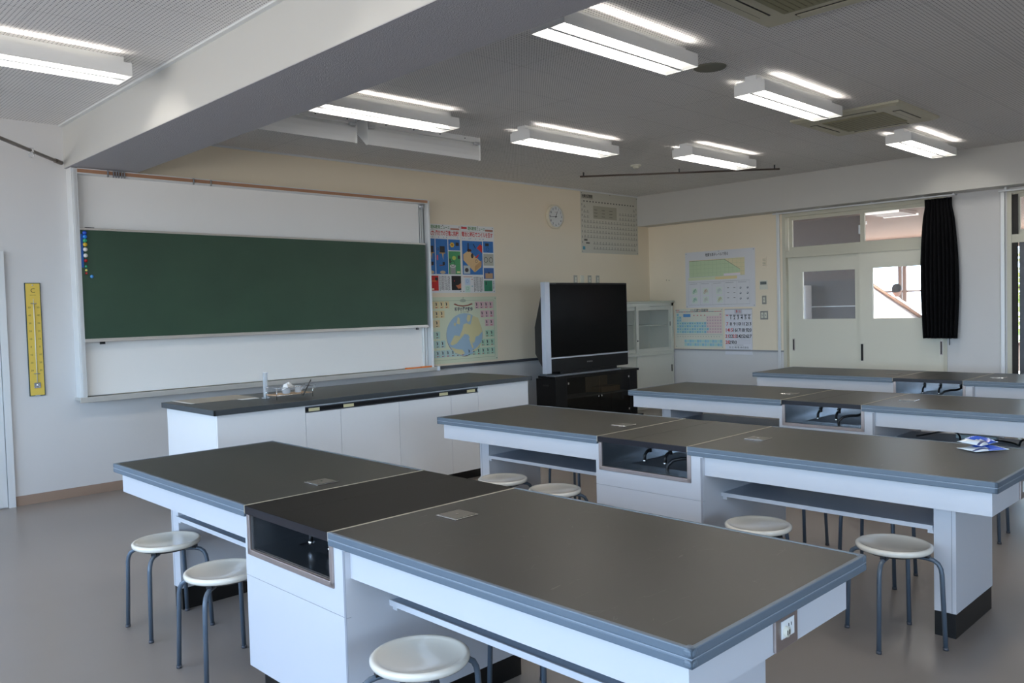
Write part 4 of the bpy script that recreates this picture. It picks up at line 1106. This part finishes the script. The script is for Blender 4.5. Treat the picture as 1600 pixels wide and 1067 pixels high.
# coloured periodic table, corridor wall
rt, sh, k = poster('element_chart_poster', 'small pastel periodic table poster between the cabinet and the calendar', 'poster', RW(-.455, .845), .815, .575, paper=mat('cream_paper', rgb(222, 220, 204), .6))
k.r(.015, .553, .08, .562, rgb(220, 110, 90)); k.text('111元素の周期表', .42, .55, .042, DK, width=.30, bold=.01)
rr = random.Random(4)
for i in range(18): k.r(.02 + i*.043, .528, .06 + i*.043, .535, [rgb(190, 50, 70), rgb(50, 60, 90), rgb(60, 90, 130)][(i * 5) % 3 if i < 15 else 0])
PA = [rgb(160, 205, 214), rgb(176, 214, 205), rgb(150, 198, 212)]; PK = rgb(226, 196, 196)
for j in range(7):
    for i in range(18):
        if j == 0 and 0 < i < 17: continue
        if j in (1, 2) and 1 < i < 12: continue
        c_ = PA[(i + j) % 3] if (i < 12 or j > i - 8) and not (j == 6 and i > 11) else PK
        a, b = .03 + i*.0425, .47 - j*.042
        k.r(a, b, a + .038, b + .037, c_); k.r(a + .012, b + .014, a + .026, b + .022, rgb(110, 140, 150), .0003)
k.r(.145, .455, .27, .50, rgb(90, 150, 205), .0003)
for i in range(4): k.disc(.33 + i*.06, .478, .012, .008, rgb(205, 100, 110), .0003, n=8)
k.r(.02, .195, .80, .198, rgb(120, 140, 150))
for j in range(2):
    for i in range(15): a, b = .16 + i*.0425, .10 - j*.05; k.r(a, b - .02, a + .038, b + .022, PA[(i + j) % 3])
for i in range(17): k.r(.04 + i*.044, .165, .05 + i*.044, .172, LG)
obj('print', k, attr_mat(), sh)
# calendar
rt, sh, k = poster('wall_calendar', 'September wall calendar with large numbers beside the element chart', 'calendar', RW(-1.302, .762), .425, .645, th=.008, off=.004, paper=mat('calendar_paper', rgb(226, 226, 232), .5), pins=False)
k.r(.155, .575, .275, .632, rgb(196, 196, 204)); k.text('9', .19, .604, .055, rgb(200, 40, 50), bold=.02); k.text('月', .235, .602, .035, rgb(200, 40, 50)); k.r(.0, .565, .425, .567, rgb(90, 90, 100))
cw, x0_ = .0575, .038
for c_ in range(7): k.r(x0_ - .02 + c_*cw, .548, x0_ + .02 + c_*cw, .560, RED_ if c_ == 0 else DK)
day = 0
for r_ in range(5):
    for c_ in range(7):
        if r_ == 0 and c_ == 0: continue
        day += 1
        if day > 30: break
        col = RED_ if (c_ == 0 or day in (15, 23)) else DK
        k.text(str(day), x0_ + c_*cw, .517 - r_*.0865, .066, col, bold=.018)
        k.r(x0_ - .022 + c_*cw, .482 - r_*.0865, x0_ + .022 + c_*cw, .4835 - r_*.0865, rgb(190, 190, 200))
for i in range(4): k.r(.20, .205 - i*.016, .40, .208 - i*.016, rgb(190, 190, 200))
k.r(.14, .133, .29, .138, rgb(150, 150, 160)); k.text('共 立 機 電 株式会社', .215, .10, .030, rgb(50, 50, 60), width=.31); k.r(.02, .07, .40, .072, rgb(150, 150, 160))
obj('print', k, attr_mat(), sh)
m = MB().box(-.016, -.003, -1.300, -1.729, 1.395, 1.408, bev=.002); obj('binding', m, ALU, rt)

# ------------------------------------------------------------------ clock
CXc, CZc = -2.128, 2.712
t = thing('wall_clock', 'round white wall clock with cream rim above the television', 'clock', (CXc, 0, CZc))
m = MB().lathe([(.135, 0), (.156, -.002), (.162, -.012), (.163, -.042), (.156, -.052), (.143, -.053), (.141, -.044)], c=(CXc, 0, CZc), axis='y', seg=56); obj('rim', m, mat('cream_clock_rim', rgb(226, 218, 196), .3), t)
m = MB().lathe([(0, -.040), (.142, -.040), (.142, -.002), (0, -.002)], c=(CXc, 0, CZc), axis='y', seg=56, smooth=False); face = obj('dial', m, mat('clock_face', rgb(222, 224, 222), .5), t)
k = Ink((CXc, -.0404, CZc), (1, 0, 0), (0, 0, 1))
for i in range(1, 13):
    a = PI/2 - i * PI/6; k.text(str(i), .112*math.cos(a), .112*math.sin(a), .042, rgb(50, 60, 66), bold=.01)
for i in range(60):
    a = i * PI/30; k.disc(.135*math.cos(a), .135*math.sin(a), .0015, .0015, DK, .0001, n=6)
k.r(-.02, .058, .016, .061, rgb(150, 90, 90))
obj('numerals', k, attr_mat(), face)
m = MB()
def hand(L_, ang, w_, y):
    c_, s_ = math.cos(ang), math.sin(ang); px, pz = -s_*w_, c_*w_
    pts = [(CXc - c_*.02 + px, CZc - s_*.02 + pz), (CXc + c_*L_ + px*.6, CZc + s_*L_ + pz*.6), (CXc + c_*L_ - px*.6, CZc + s_*L_ - pz*.6), (CXc - c_*.02 - px, CZc - s_*.02 - pz)]
    m.prism(pts, 'y', y, y - .0015)
hand(.078, PI/2 - (12.74/12)*2*PI, .0045, -.043); hand(.115, PI/2 - (44.5/60)*2*PI, .003, -.045)
m.lathe([(0, -.048), (.008, -.048), (.008, -.041)], c=(CXc, 0, CZc), axis='y', seg=14)
obj('hand', m, BLACK, t)

# ------------------------------------------------------------------ switches and small wall fittings
def plate(name, label, cat, plane, w_, h_, col, inner, group=None):
    o, u, v = [Vector(q) for q in plane]; n = u.cross(v)
    root = thing(name, label, cat, o, group)
    def bx(mb, a0, a1, b0, b1, c0, c1, mi):
        p, q = o + u*a0 + v*b0 + n*c0, o + u*a1 + v*b1 + n*c1
        mb.box(p.x, q.x, p.y, q.y, p.z, q.z, mi, bev=.0008)
    m = MB(); bx(m, -w_/2, w_/2, -h_/2, h_/2, .0005, .008, 0); obj('cover_plate', m, col, root)
    for (a0, a1, b0, b1, mm) in inner:
        m = MB(); bx(m, a0, a1, b0, b1, .008, .013, 0); obj('insert', m, mm, root)
    return root
IV = mat('ivory_plastic', rgb(222, 220, 204), .4); MT = mat('satin_metal', rgb(176, 174, 166), .35, .7)
sw = [(-1.716, 'leftmost metal switch plate of the four above the television', MT, True), (-1.572, 'blank ivory plate, second of the four above the television', IV, False), (-1.415, 'metal switch plate, third of the four above the television', MT, True), (-1.240, 'pale metal socket plate, rightmost of the four above the television', MT, True)]
for x, lb, mm, ins in sw:
    plate('switch_plate', lb, 'switch', ((x, 0, 1.872), (1, 0, 0), (0, 0, 1)), .072, .122, mm, [(-.014, .014, -.035, .035, IV), (-.004, .004, -.01, .012, BLACK)] if ins else [(-.02, .02, -.045, .045, IV)], 'plates above the television')
RP = lambda y, z: ((0, y, z), (0, -1, 0), (0, 0, 1))
plate('vent_plate', 'small flat beige ribbed plate, highest fitting left of the sliding doors', 'plate', RP(-1.923, 2.04), .065, .13, BEIGE, [(-.022, .022, -.05 + i*.02, -.042 + i*.02, mat('beige_rib', rgb(186, 178, 152), .6)) for i in range(5)])
plate('thermostat', 'cream thermostat with grey display on the wall left of the sliding doors', 'thermostat', RP(-1.906, 1.725), .118, .125, IV, [(-.045, .045, .005, .045, mat('grey_display', rgb(110, 116, 112), .3))])
plate('light_switch', 'single metal switch plate below the thermostat', 'switch', RP(-1.913, 1.52), .062, .118, MT, [(-.014, .014, -.035, .035, IV), (-.004, .004, -.01, .012, BLACK)])
plate('double_socket', 'wide double plate below the single switch, left of the sliding doors', 'socket', RP(-1.908, 1.31), .112, .118, MT, [(-.042, -.008, -.038, .038, IV), (.008, .042, -.038, .038, IV), (-.03, -.02, -.01, .012, GREYTRIM), (.02, .03, -.01, .012, GREYTRIM)])
m = MB()
for yy, zz in ((-.315, 1.86), (-.36, 1.855)): m.tube([(0, yy, zz), (-.004, yy, zz)], .006, seg=10)
tag(obj('wall_pin', m, BLACK, loc=(0, -.33, 1.86)), 'tiny dark pins in the beige wall above the glass cabinet', 'pin')

# ------------------------------------------------------------------ curtain and rails
m = MB(); m.box(-.105, -.085, -2.10, -4.36, 2.648, 2.668, 0, bev=.003)
for y in (-2.15, -2.75, -3.4, -4.0, -4.33): m.box(-.10, 0, y, y - .02, 2.655, 2.676, 0)
tag(obj('curtain_rail', m, ALUW, loc=(-.09, -3.2, 2.66)), 'long white curtain rail above the sliding doors', 'rail')
m = MB(); m.box(-.105, -.085, -4.80, -6.9, 2.628, 2.648, 0, bev=.003)
for y in (-4.86, -5.6, -6.4): m.box(-.10, 0, y, y - .02, 2.635, 2.676, 0)
tag(obj('curtain_rail', m, ALUW, loc=(-.09, -5.9, 2.64)), 'short piece of curtain rail at the right picture edge', 'rail')
m = MB(); nu, nv = 150, 36; rows = []
for j in range(nv + 1):
    q = j / nv; z = 2.632 - q * (2.632 - 1.012)
    pinch = math.exp(-((q - .06) / .05) ** 2)
    half = .145 + .05 * math.sin(min(1, q / .55) * PI/2) - .012 * pinch - .02 * max(0, (q - .7)) / .3
    cy = -4.178 - .012 * math.sin(q * 2.2)
    row = []
    for i in range(nu + 1):
        s = i / nu
        amp = .022 + .028 * min(1, q * 2)
        ph = 2*PI*8.5*s + .5*math.sin(3*q + s*5)
        x = -.098 - amp * .9 * math.sin(ph) - .01*math.sin(17*s + 2*q)
        y = cy + half * (1 - 2*s) + .008 * math.cos(ph)
        row.append(m.bm.verts.new((x, y, z)))
    rows.append(row)
for j in range(nv):
    for i in range(nu):
        f = m.bm.faces.new((rows[j][i], rows[j+1][i], rows[j+1][i+1], rows[j][i+1])); f.smooth = True
t = obj('curtain', m, BLKCLOTH, loc=(-.1, -4.2, 1.8)); tag(t, 'black gathered blackout curtain hanging at the right side of the sliding doors', 'curtain')
sm = t.modifiers.new('thickness', 'SOLIDIFY'); sm.thickness = .003
m = MB().tube([(-.012, -4.262, 1.02), (-.012, -4.262, .93)], .004, seg=8); obj('pull_cord', m, GREYTRIM, t)

# ------------------------------------------------------------------ ceiling fittings
def make_light(loc, label):
    """twin-tube reflector fitting, 1.26 x .245 m, underside at H-.13"""
    cx, cy = loc; L_, W_ = 1.265, .245; zb, zt = H - .132, H - .030
    root = thing('ceiling_light', label, 'ceiling light', (cx, cy, H), 'fluorescent ceiling lights')
    m = MB(); a = L_/2; b = W_/2
    m.box(cx - a, cx + a, cy + b - .002, cy + b, zb, zb + .080); m.box(cx - a, cx + a, cy - b, cy - b + .002, zb, zb + .080)
    for s in (-1, 1):
        m.prism([(cy - b, zb), (cy + b, zb), (cy + b, zb + .080), (cy + b - .020, zb + .080), (cy + b - .022, zb + .094), (cy - b + .022, zb + .094), (cy - b + .020, zb + .080), (cy - b, zb + .080)], 'x', cx + s*a, cx + s*(a - .002))
    obj('housing', m, FIXW, root)
    m = MB()                                     # centre spine and inclined reflectors
    m.prism([(cy - .012, zb + .004), (cy + .012, zb + .004), (cy + .03, zt - .026), (cy - .03, zt - .026)], 'x', cx - a + .003, cx + a - .003)
    for s in (-1, 1):
        for q in (-1, 1): m.prism([(cx + s*(a - .003), zb + .003), (cx + s*(a - .09), zb + .078), (cx + s*(a - .003), zb + .078)], 'y', cy + q*(b - .004), cy + q*.013)
    for s in (-1, 1): m.box(cx - a + .003, cx + a - .003, cy + s*.045, cy + s*.090, zb + .083, zb + .085)
    obj('reflector', m, FIXW, root)
    m = MB().box(cx - a + .02, cx + a - .02, cy - .045, cy + .045, zt - .026, H); obj('mounting_channel', m, FIXW, root)
    for s in (-1, 1):
        m = MB().tube([(cx - a + .045, cy + s*.066, zb + .045), (cx + a - .045, cy + s*.066, zb + .045)], .0145, seg=14); obj('tube', m, TUBE, root)
    return root
LT = [((-9.045, -2.155), 'fluorescent ceiling light cut by the left picture edge'),
      ((-6.43, -4.53), 'largest fluorescent ceiling light, at the top centre of the picture'),
      ((-6.49, -2.285), 'fluorescent ceiling light just in front of the white board lamps'),
      ((-4.455, -2.34), 'fluorescent ceiling light straight above the television'),
      ((-2.56, -2.775), 'fluorescent ceiling light nearest to the smoke detector'),
      ((-4.285, -4.51), 'fluorescent ceiling light left of the square cassette air conditioner'),
      ((-1.43, -4.475), 'farthest right fluorescent ceiling light, above the sliding doors')]
lt0 = make_light(*LT[0]); note_kids()
for p_, lb in LT[1:]: copy_thing(lt0, (p_[0], p_[1], H), label=lb)
for i, p_ in enumerate([(-9.3, -4.6), (-9.2, -7.0), (-11.8, -3.4), (-6.43, -6.75), (-4.2, -6.75), (-1.9, -6.75)]):
    copy_thing(lt0, (p_[0], p_[1], H), label='fluorescent ceiling light outside the picture, in the unseen rear part of the room')

# chalkboard lamps (two unlit wedge reflectors)
def board_lamp(x0, x1, label):
    root = thing('chalkboard_lamp', label, 'lamp', ((x0+x1)/2, -1.68, H), 'white chalkboard lamps')
    m = MB().box(x0 + .003, x1 - .003, -1.735, -1.60, H - .048, H - .001); obj('mounting_plate', m, FIXW, root)
    out = [(-1.712, H - .054), (-1.733, H - .085), (-1.744, H - .13), (-1.742, H - .175), (-1.734, H - .212)]
    prof = out + [(y + .006, z) for y, z in out[::-1]]
    m = MB().prism(prof, 'x', x0 + .004, x1 - .004); obj('reflector', m, FIXW, root)
    for xx in (x0, x1 - .004):
        m = MB().prism([(-1.752, H - .001), (-1.750, H - .216), (-1.722, H - .216), (-1.60, H - .11), (-1.585, H - .001)], 'x', xx, xx + .004)
        obj('end_plate', m, FIXW, root)
    for xx in (x0 + .012, x1 - .075):
        m = MB().box(xx, xx + .06, -1.760, -1.735, H - .075, H - .048, bev=.003); m.box(xx + .01, xx + .03, -1.765, -1.76, H - .07, H - .055)
        obj('lamp_holder', m, ALU, root)
    m = MB()
    for q in range(4): m.tube([(x0 + .2 + q*.3, -1.735, H - .025), (x0 + .2 + q*.3, -1.739, H - .025)], .006, seg=8)
    obj('screw', m, GREYTRIM, root)
    return root
board_lamp(-7.60, -6.415, 'white wedge-shaped chalkboard lamp nearer the beam'); board_lamp(-6.31, -5.03, 'white wedge-shaped chalkboard lamp farther from the beam')

# cassette air conditioners
def make_ac(cx, cy, label):
    root = thing('cassette_air_conditioner', label, 'air conditioner', (cx, cy, H), 'cassette air conditioners')
    a = .475; z1 = H; z0 = H - .035
    m = MB(); m.prism([(cx-a, cy-a), (cx+a, cy-a), (cx+a, cy+a), (cx-a, cy+a)], 'z', H - .018, H)
    vs = []
    for (r, z) in ((a, H - .018), (a - .04, z0), (a - .20, z0)):
        vs.append([m.bm.verts.new((cx + sx_*r, cy + sy_*r, z)) for sx_, sy_ in ((-1, -1), (1, -1), (1, 1), (-1, 1))])
    for A, B in zip(vs, vs[1:]):
        for i in range(4): m.bm.faces.new((A[i], A[(i+1) % 4], B[(i+1) % 4], B[i]))
    bmesh.ops.recalc_face_normals(m.bm, faces=m.bm.faces[:])
    obj('panel', m, ACC, root)
    m = MB().box(cx - .275, cx + .275, cy - .275, cy + .275, z0 - .010, H - .02, 0, bev=.012)
    for i in range(14): m.box(cx - .24, cx + .24, cy - .24 + i*.036, cy - .235 + i*.036, z0 - .0115, z0 - .0095, 1)
    obj('intake_grille', m, [ACG, mat('olive_grille_line', rgb(118, 114, 88), .6)], root)
    for q in range(4):
        ca_, sa_ = [(1, 0), (0, 1), (-1, 0), (0, -1)][q]
        m = MB(); r0, r1 = .335, .40; h_ = .24
        if ca_: m.box(cx + ca_*r0, cx + ca_*r1, cy - h_, cy + h_, z0 - .003, z0 + .001, 0); m.box(cx + ca_*(r0 + .008), cx + ca_*(r1 - .008), cy - h_ + .008, cy + h_ - .008, z0 - .006, z0 - .002, 1)
        else: m.box(cx - h_, cx + h_, cy + sa_*r0, cy + sa_*r1, z0 - .003, z0 + .001, 0); m.box(cx - h_ + .008, cx + h_ - .008, cy + sa_*(r0 + .008), cy + sa_*(r1 - .008), z0 - .006, z0 - .002, 1)
        obj('louvre', m, [DARKSLOT, ACC], root)
    return root
ac = make_ac(-2.80, -4.46, 'square cream ceiling air conditioner between the lights on the right'); note_kids()
copy_thing(ac, (-6.285, -5.62, H), label='ceiling air conditioner cut by the top picture edge')
# ceiling speaker, smoke detector, ceiling bar, left bar
m = MB().lathe([(0, H - .010), (.095, H - .010), (.108, H - .006), (.112, H)], c=(-5.32, -4.44, 0), seg=36)
tag(obj('ceiling_speaker', m, SPK, loc=(-5.32, -4.44, H)), 'round olive speaker cover in the ceiling behind the largest light', 'speaker')
t = thing('smoke_detector', 'small round cream smoke detector on the ceiling', 'detector', (-2.54, -1.70, H))
m = MB().lathe([(0, H - .018), (.055, H - .018), (.062, H - .012), (.062, H)], c=(-2.54, -1.70, 0), seg=28); obj('base', m, IV, t)
m = MB().lathe([(0, H - .040), (.026, H - .040), (.036, H - .030), (.038, H - .018)], c=(-2.54, -1.70, 0), seg=24); obj('sensor', m, IV, t)
t = thing('ceiling_bar', 'thin dark bar running diagonally under the ceiling in the far corner', 'bar', (-1.9, -1.85, H))
m = MB().tube([(-2.69, -.967, H - .05), (-1.109, -2.743, H - .05)], .011, seg=10); obj('pole', m, mat('bronze_rail', rgb(96, 84, 76), .4, .4), t)
m = MB().tube([(-2.66, -1.0, H), (-2.66, -1.0, H - .05)], .009, seg=8); m.tube([(-1.15, -2.70, H), (-1.15, -2.70, H - .05)], .009, seg=8); m.tube([(-1.9, -1.86, H), (-1.9, -1.86, H - .05)], .007, seg=8); obj('hanger', m, GREYTRIM, t)
t = thing('hanging_bar', 'steel bar with a ring running to the wall at the far left', 'bar', (-8.8, -.82, 2.807))
m = MB().tube([(-9.35, -1.50, 2.807), (-8.26, -.115, 2.807)], .014, seg=12); m.tube([(-8.26, -.115, 2.807), (-8.19, -.03, 2.807)], [.018, .018], seg=12, mi=0); obj('pole', m, mat('dull_steel', rgb(120, 112, 106), .35, .7), t)
m = MB()
for k in range(12):
    a0, a1 = 2*PI*k/12, 2*PI*(k+1)/12
    m.tube([(-8.52 + .018*math.cos(a0), -.45, 2.775 + .022*math.sin(a0)), (-8.52 + .018*math.cos(a1), -.45, 2.775 + .022*math.sin(a1))], .003, seg=6)
m.box(-8.535, -8.505, -.465, -.435, 2.79, 2.825, bev=.003)
obj('ring', m, CHROME, t)
m = MB().tube([(-8.868, -.89, H), (-8.868, -.89, 2.80)], .013, seg=12); m.lathe([(.013, H - .02), (.04, H - .01), (.042, H)], c=(-8.868, -.89, 0), seg=16); obj('hanger', m, mat('violet_grey_paint', rgb(90, 86, 104), .5), t)

# ------------------------------------------------------------------ corridor beyond the doors
CH = 2.78
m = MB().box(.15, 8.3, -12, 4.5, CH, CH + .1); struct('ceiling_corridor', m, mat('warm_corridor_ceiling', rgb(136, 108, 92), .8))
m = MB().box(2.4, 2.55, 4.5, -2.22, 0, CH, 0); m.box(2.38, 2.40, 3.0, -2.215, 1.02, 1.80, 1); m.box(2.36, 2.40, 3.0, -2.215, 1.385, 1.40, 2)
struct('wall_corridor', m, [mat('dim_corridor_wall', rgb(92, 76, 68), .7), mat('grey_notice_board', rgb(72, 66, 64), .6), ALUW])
m = MB().box(2.14, 2.35, -1.245, -1.455, 0, 1.735, bev=.006); t = tag(obj('locker', m, [mat('pale_locker', rgb(206, 200, 196), .4)], loc=(2.25, -1.35, 0)), 'pale upright cabinet in the corridor behind the left door pane', 'cabinet')
m = MB().box(.15, 8.3, 4.5, 4.65, 0, CH); struct('wall_corridor_end', m, WPAINT)
# outer window wall of the stair hall
m = MB(); XO = 8.1
m.box(XO, XO + .15, 4.5, -12, 0, .5); m.box(XO, XO + .15, 4.5, -12, 2.45, CH)
m.box(XO, XO + .15, -5.4, -12, .5, 2.45); m.box(XO, XO + .15, 4.5, 1.6, .5, 2.45)  # first box closes an unseen stretch of window to cut corridor daylight
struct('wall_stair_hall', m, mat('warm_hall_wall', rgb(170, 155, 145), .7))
m = MB()
for y in (1.5, .35, -.62, -.72, -1.42, -2.4, -3.5, -4.6, -5.8, -7.0, -8.2): m.box(XO + .02, XO + .10, y, y - .07, .5, 2.45)
m.box(XO + .03, XO + .09, 4.5, -12, .5, .56); m.box(XO + .03, XO + .09, 4.5, -12, 1.62, 1.66)
struct('window_5', m, mat('brown_window_frame', rgb(150, 120, 104), .5))
# stair parapet sloping down to the right
t = thing('stair_parapet', 'white sloping stair parapet with brown handrail seen through the right door pane', 'stair', (4.0, -2.2, 0))
m = MB().prism([(-.2, 0), (-3.4, 0), (-3.4, .56), (-2.52, 1.185), (-1.76, 1.725), (-.2, 2.74)], 'x', 4.0, 4.12); obj('wall_panel', m, mat('white_stair_paint', rgb(236, 236, 236), .6), t)
m = MB().tube([(3.97, -.2, 2.78), (3.97, -1.76, 1.735), (3.97, -2.50, 1.21), (3.97, -2.56, 1.165)], .03, seg=10); obj('handrail', m, mat('brown_handrail', rgb(130, 96, 76), .5), t)
L = bpy.data.lights.new('stair_window_portal', 'AREA'); L.shape = 'RECTANGLE'; L.size = 12; L.size_y = 2.0; L.cycles.is_portal = True
lo = bpy.data.objects.new('stair_window_portal', L); COL.objects.link(lo); lo.location = (XO + .2, -4, 1.5); lo.rotation_euler = (PI/2, 0, PI/2)
# unseen fill panel at the hall ceiling, added to brighten the white parapet
t = thing('stair_hall_fill_light', 'unseen fill light added above the white stair parapet beyond the doors', 'ceiling light', (3.2, -1.3, CH - .001))
m = MB().box(2.95, 3.45, -1.9, -.7, CH - .05, CH - .002, bev=.004); obj('housing', m, FIXW, t)
m = MB().box(2.98, 3.42, -1.87, -.73, CH - .054, CH - .050); obj('diffuser', m, mat('fill_light_diffuser', (1, .99, .97, 1), .5, emit=140.0), t)
# corridor ceiling lamp
t = thing('corridor_light', 'white ceiling light in the corridor seen through the right transom', 'ceiling light', (2.1, -2.75, CH))
m = MB().box(1.85, 2.6, -2.52, -2.98, CH - .05, CH, bev=.004); obj('housing', m, mat('grey_brown_panel', rgb(150, 132, 122), .5), t)
m = MB().box(1.83, 1.87, -2.50, -3.0, CH - .06, CH - .03); m.box(2.58, 2.62, -2.50, -3.0, CH - .06, CH - .03); obj('tube', m, mat('corridor_lamp', (1, .98, .95, 1), .5, emit=0.9), t)

# person beyond the parapet: continuous skinned body, standing, facing left
def make_person(loc):
    root = thing('person', 'person with short dark hair walking behind the sloping stair parapet', 'person', loc)
    v = [(0, 0, .92), (0, 0, 1.10), (0, 0, 1.28), (0, 0, 1.40), (0, 0, 1.47), (0, 0, 1.53),
         (0, .10, .88), (.03, .10, .50), (0, .10, .09), (.12, .10, .03), (0, -.10, .88), (-.05, -.10, .50), (-.12, -.10, .10), (0, -.10, .03),
         (0, .17, 1.37), (.0, .22, 1.10), (.08, .21, .86), (.10, .20, .78), (0, -.17, 1.37), (.0, -.22, 1.10), (.08, -.21, .86), (.10, -.20, .78)]
    e = [(0, 1), (1, 2), (2, 3), (3, 4), (4, 5), (0, 6), (6, 7), (7, 8), (8, 9), (0, 10), (10, 11), (11, 12), (12, 13), (3, 14), (14, 15), (15, 16), (16, 17), (3, 18), (18, 19), (19, 20), (20, 21)]
    rad = [.14, .13, .15, .12, .06, .055, .095, .06, .045, .04, .095, .06, .045, .04, .06, .045, .033, .04, .06, .045, .033, .04]
    me = bpy.data.meshes.new('body'); me.from_pydata(v, e, []); me.skin_vertices or None
    o = bpy.data.objects.new('body', me); COL.objects.link(o); o.parent = root
    sk = o.modifiers.new('skin', 'SKIN')
    for i, r in enumerate(rad): me.skin_vertices[0].data[i].radius = (r * .75 if i < 4 else r, r)
    me.skin_vertices[0].data[0].use_root = True
    ss = o.modifiers.new('smooth', 'SUBSURF'); ss.levels = 2; ss.render_levels = 2
    me.materials.append(mat('white_shirt_cloth', rgb(240, 240, 240), .8))
    # head with face
    bm = bmesh.new(); bmesh.ops.create_uvsphere(bm, u_segments=28, v_segments=20, radius=1.0)
    for q in bm.verts:
        x, y, z = q.co
        zz = z * .118; k_ = 1 - .22 * max(0, -z)
        X = x * .098 * k_; Y = y * .076 * k_
        if x > .7 and abs(y) < .25 and -.25 < z < .15: X += .016 * (1 - abs(y) / .25)
        if x > .6 and -.62 < z < -.42 and abs(y) < .35: X += .006
        if x > .7 and .08 < z < .25 and .2 < abs(y) < .5: X -= .006
        q.co = (X + .015, Y, zz + 1.63)
    me2 = bpy.data.meshes.new('head'); 
    for f in bm.faces: f.smooth = True
    bm.to_mesh(me2); bm.free(); me2.materials.append(mat('skin', rgb(178, 128, 104), .55))
    h = bpy.data.objects.new('head', me2); COL.objects.link(h); h.parent = root
    m = MB()
    for s in (-1, 1):
        m.lathe([(0, .006 * s), (.016, .004 * s), (.022, 0)], c=(loc[0] + .008, loc[1] + s * .076, 1.625), axis='y', seg=12)
    obj('ear', m, MATS['skin'], h)
    m = MB()
    for s in (-1, 1): m.lathe([(0, .003), (.008, .001), (.010, -.003)], c=(loc[0] + .098, loc[1] + s * .03, 1.645), axis='x', seg=10)
    m.box(loc[0] + .098, loc[0] + .104, loc[1] - .022, loc[1] + .022, 1.572, 1.577)
    obj('eye_and_mouth', m, mat('dark_feature', rgb(60, 30, 28), .5), h)
    bm = bmesh.new(); bmesh.ops.create_uvsphere(bm, u_segments=28, v_segments=20, radius=1.0)
    for q in bm.verts:
        x, y, z = q.co; q.co = (x * .101 + .006, y * .080, z * .100 + 1.660)
    kill = [q for q in bm.verts if q.co.z < 1.585 or (q.co.x > .03 and q.co.z < 1.655) or (q.co.x > .075 and q.co.z < 1.69)]
    bmesh.ops.delete(bm, geom=kill, context='VERTS')
    me3 = bpy.data.meshes.new('hair')
    for f in bm.faces: f.smooth = True
    bm.to_mesh(me3); bm.free(); me3.materials.append(mat('dark_hair', rgb(20, 15, 14), .8, spec=.05))
    hr = bpy.data.objects.new('hair', me3); COL.objects.link(hr); hr.parent = h
    sm = hr.modifiers.new('thickness', 'SOLIDIFY'); sm.thickness = .003
    return root
pp = make_person((5.0, -1.80, 0))
pp.location.y = -1.77
# tree outside the stair hall
t = thing('tree', 'yellow-green leafy tree outside the stair hall window', 'tree', (12, -1.6, 0))
m = MB().tube([(12, -1.3, -3), (12.05, -1.25, 0), (12.1, -1.2, 2.2)], [.12, .09, .04], seg=10); obj('trunk', m, mat('bark', rgb(110, 90, 70), .9), t)
m = MB(); rr = random.Random(11)
for i in range(1500):
    a, b, c_ = rr.gauss(0, .5), rr.gauss(0, .55), rr.gauss(0, .8)
    p = Vector((12 + a, -1.75 + b*.45, 1.35 + c_)); d1 = Vector((rr.uniform(-1, 1), rr.uniform(-1, 1), rr.uniform(-1, 1))).normalized() * .07; d2 = d1.cross(Vector((rr.uniform(-1, 1), rr.uniform(-1, 1), rr.uniform(-1, 1)))).normalized() * .035
    f = m.bm.faces.new([m.bm.verts.new(p - d1), m.bm.verts.new(p + d2), m.bm.verts.new(p + d1), m.bm.verts.new(p - d2)])
obj('foliage', m, mat('yellow_green_leaf', rgb(176, 190, 90), .6), t)
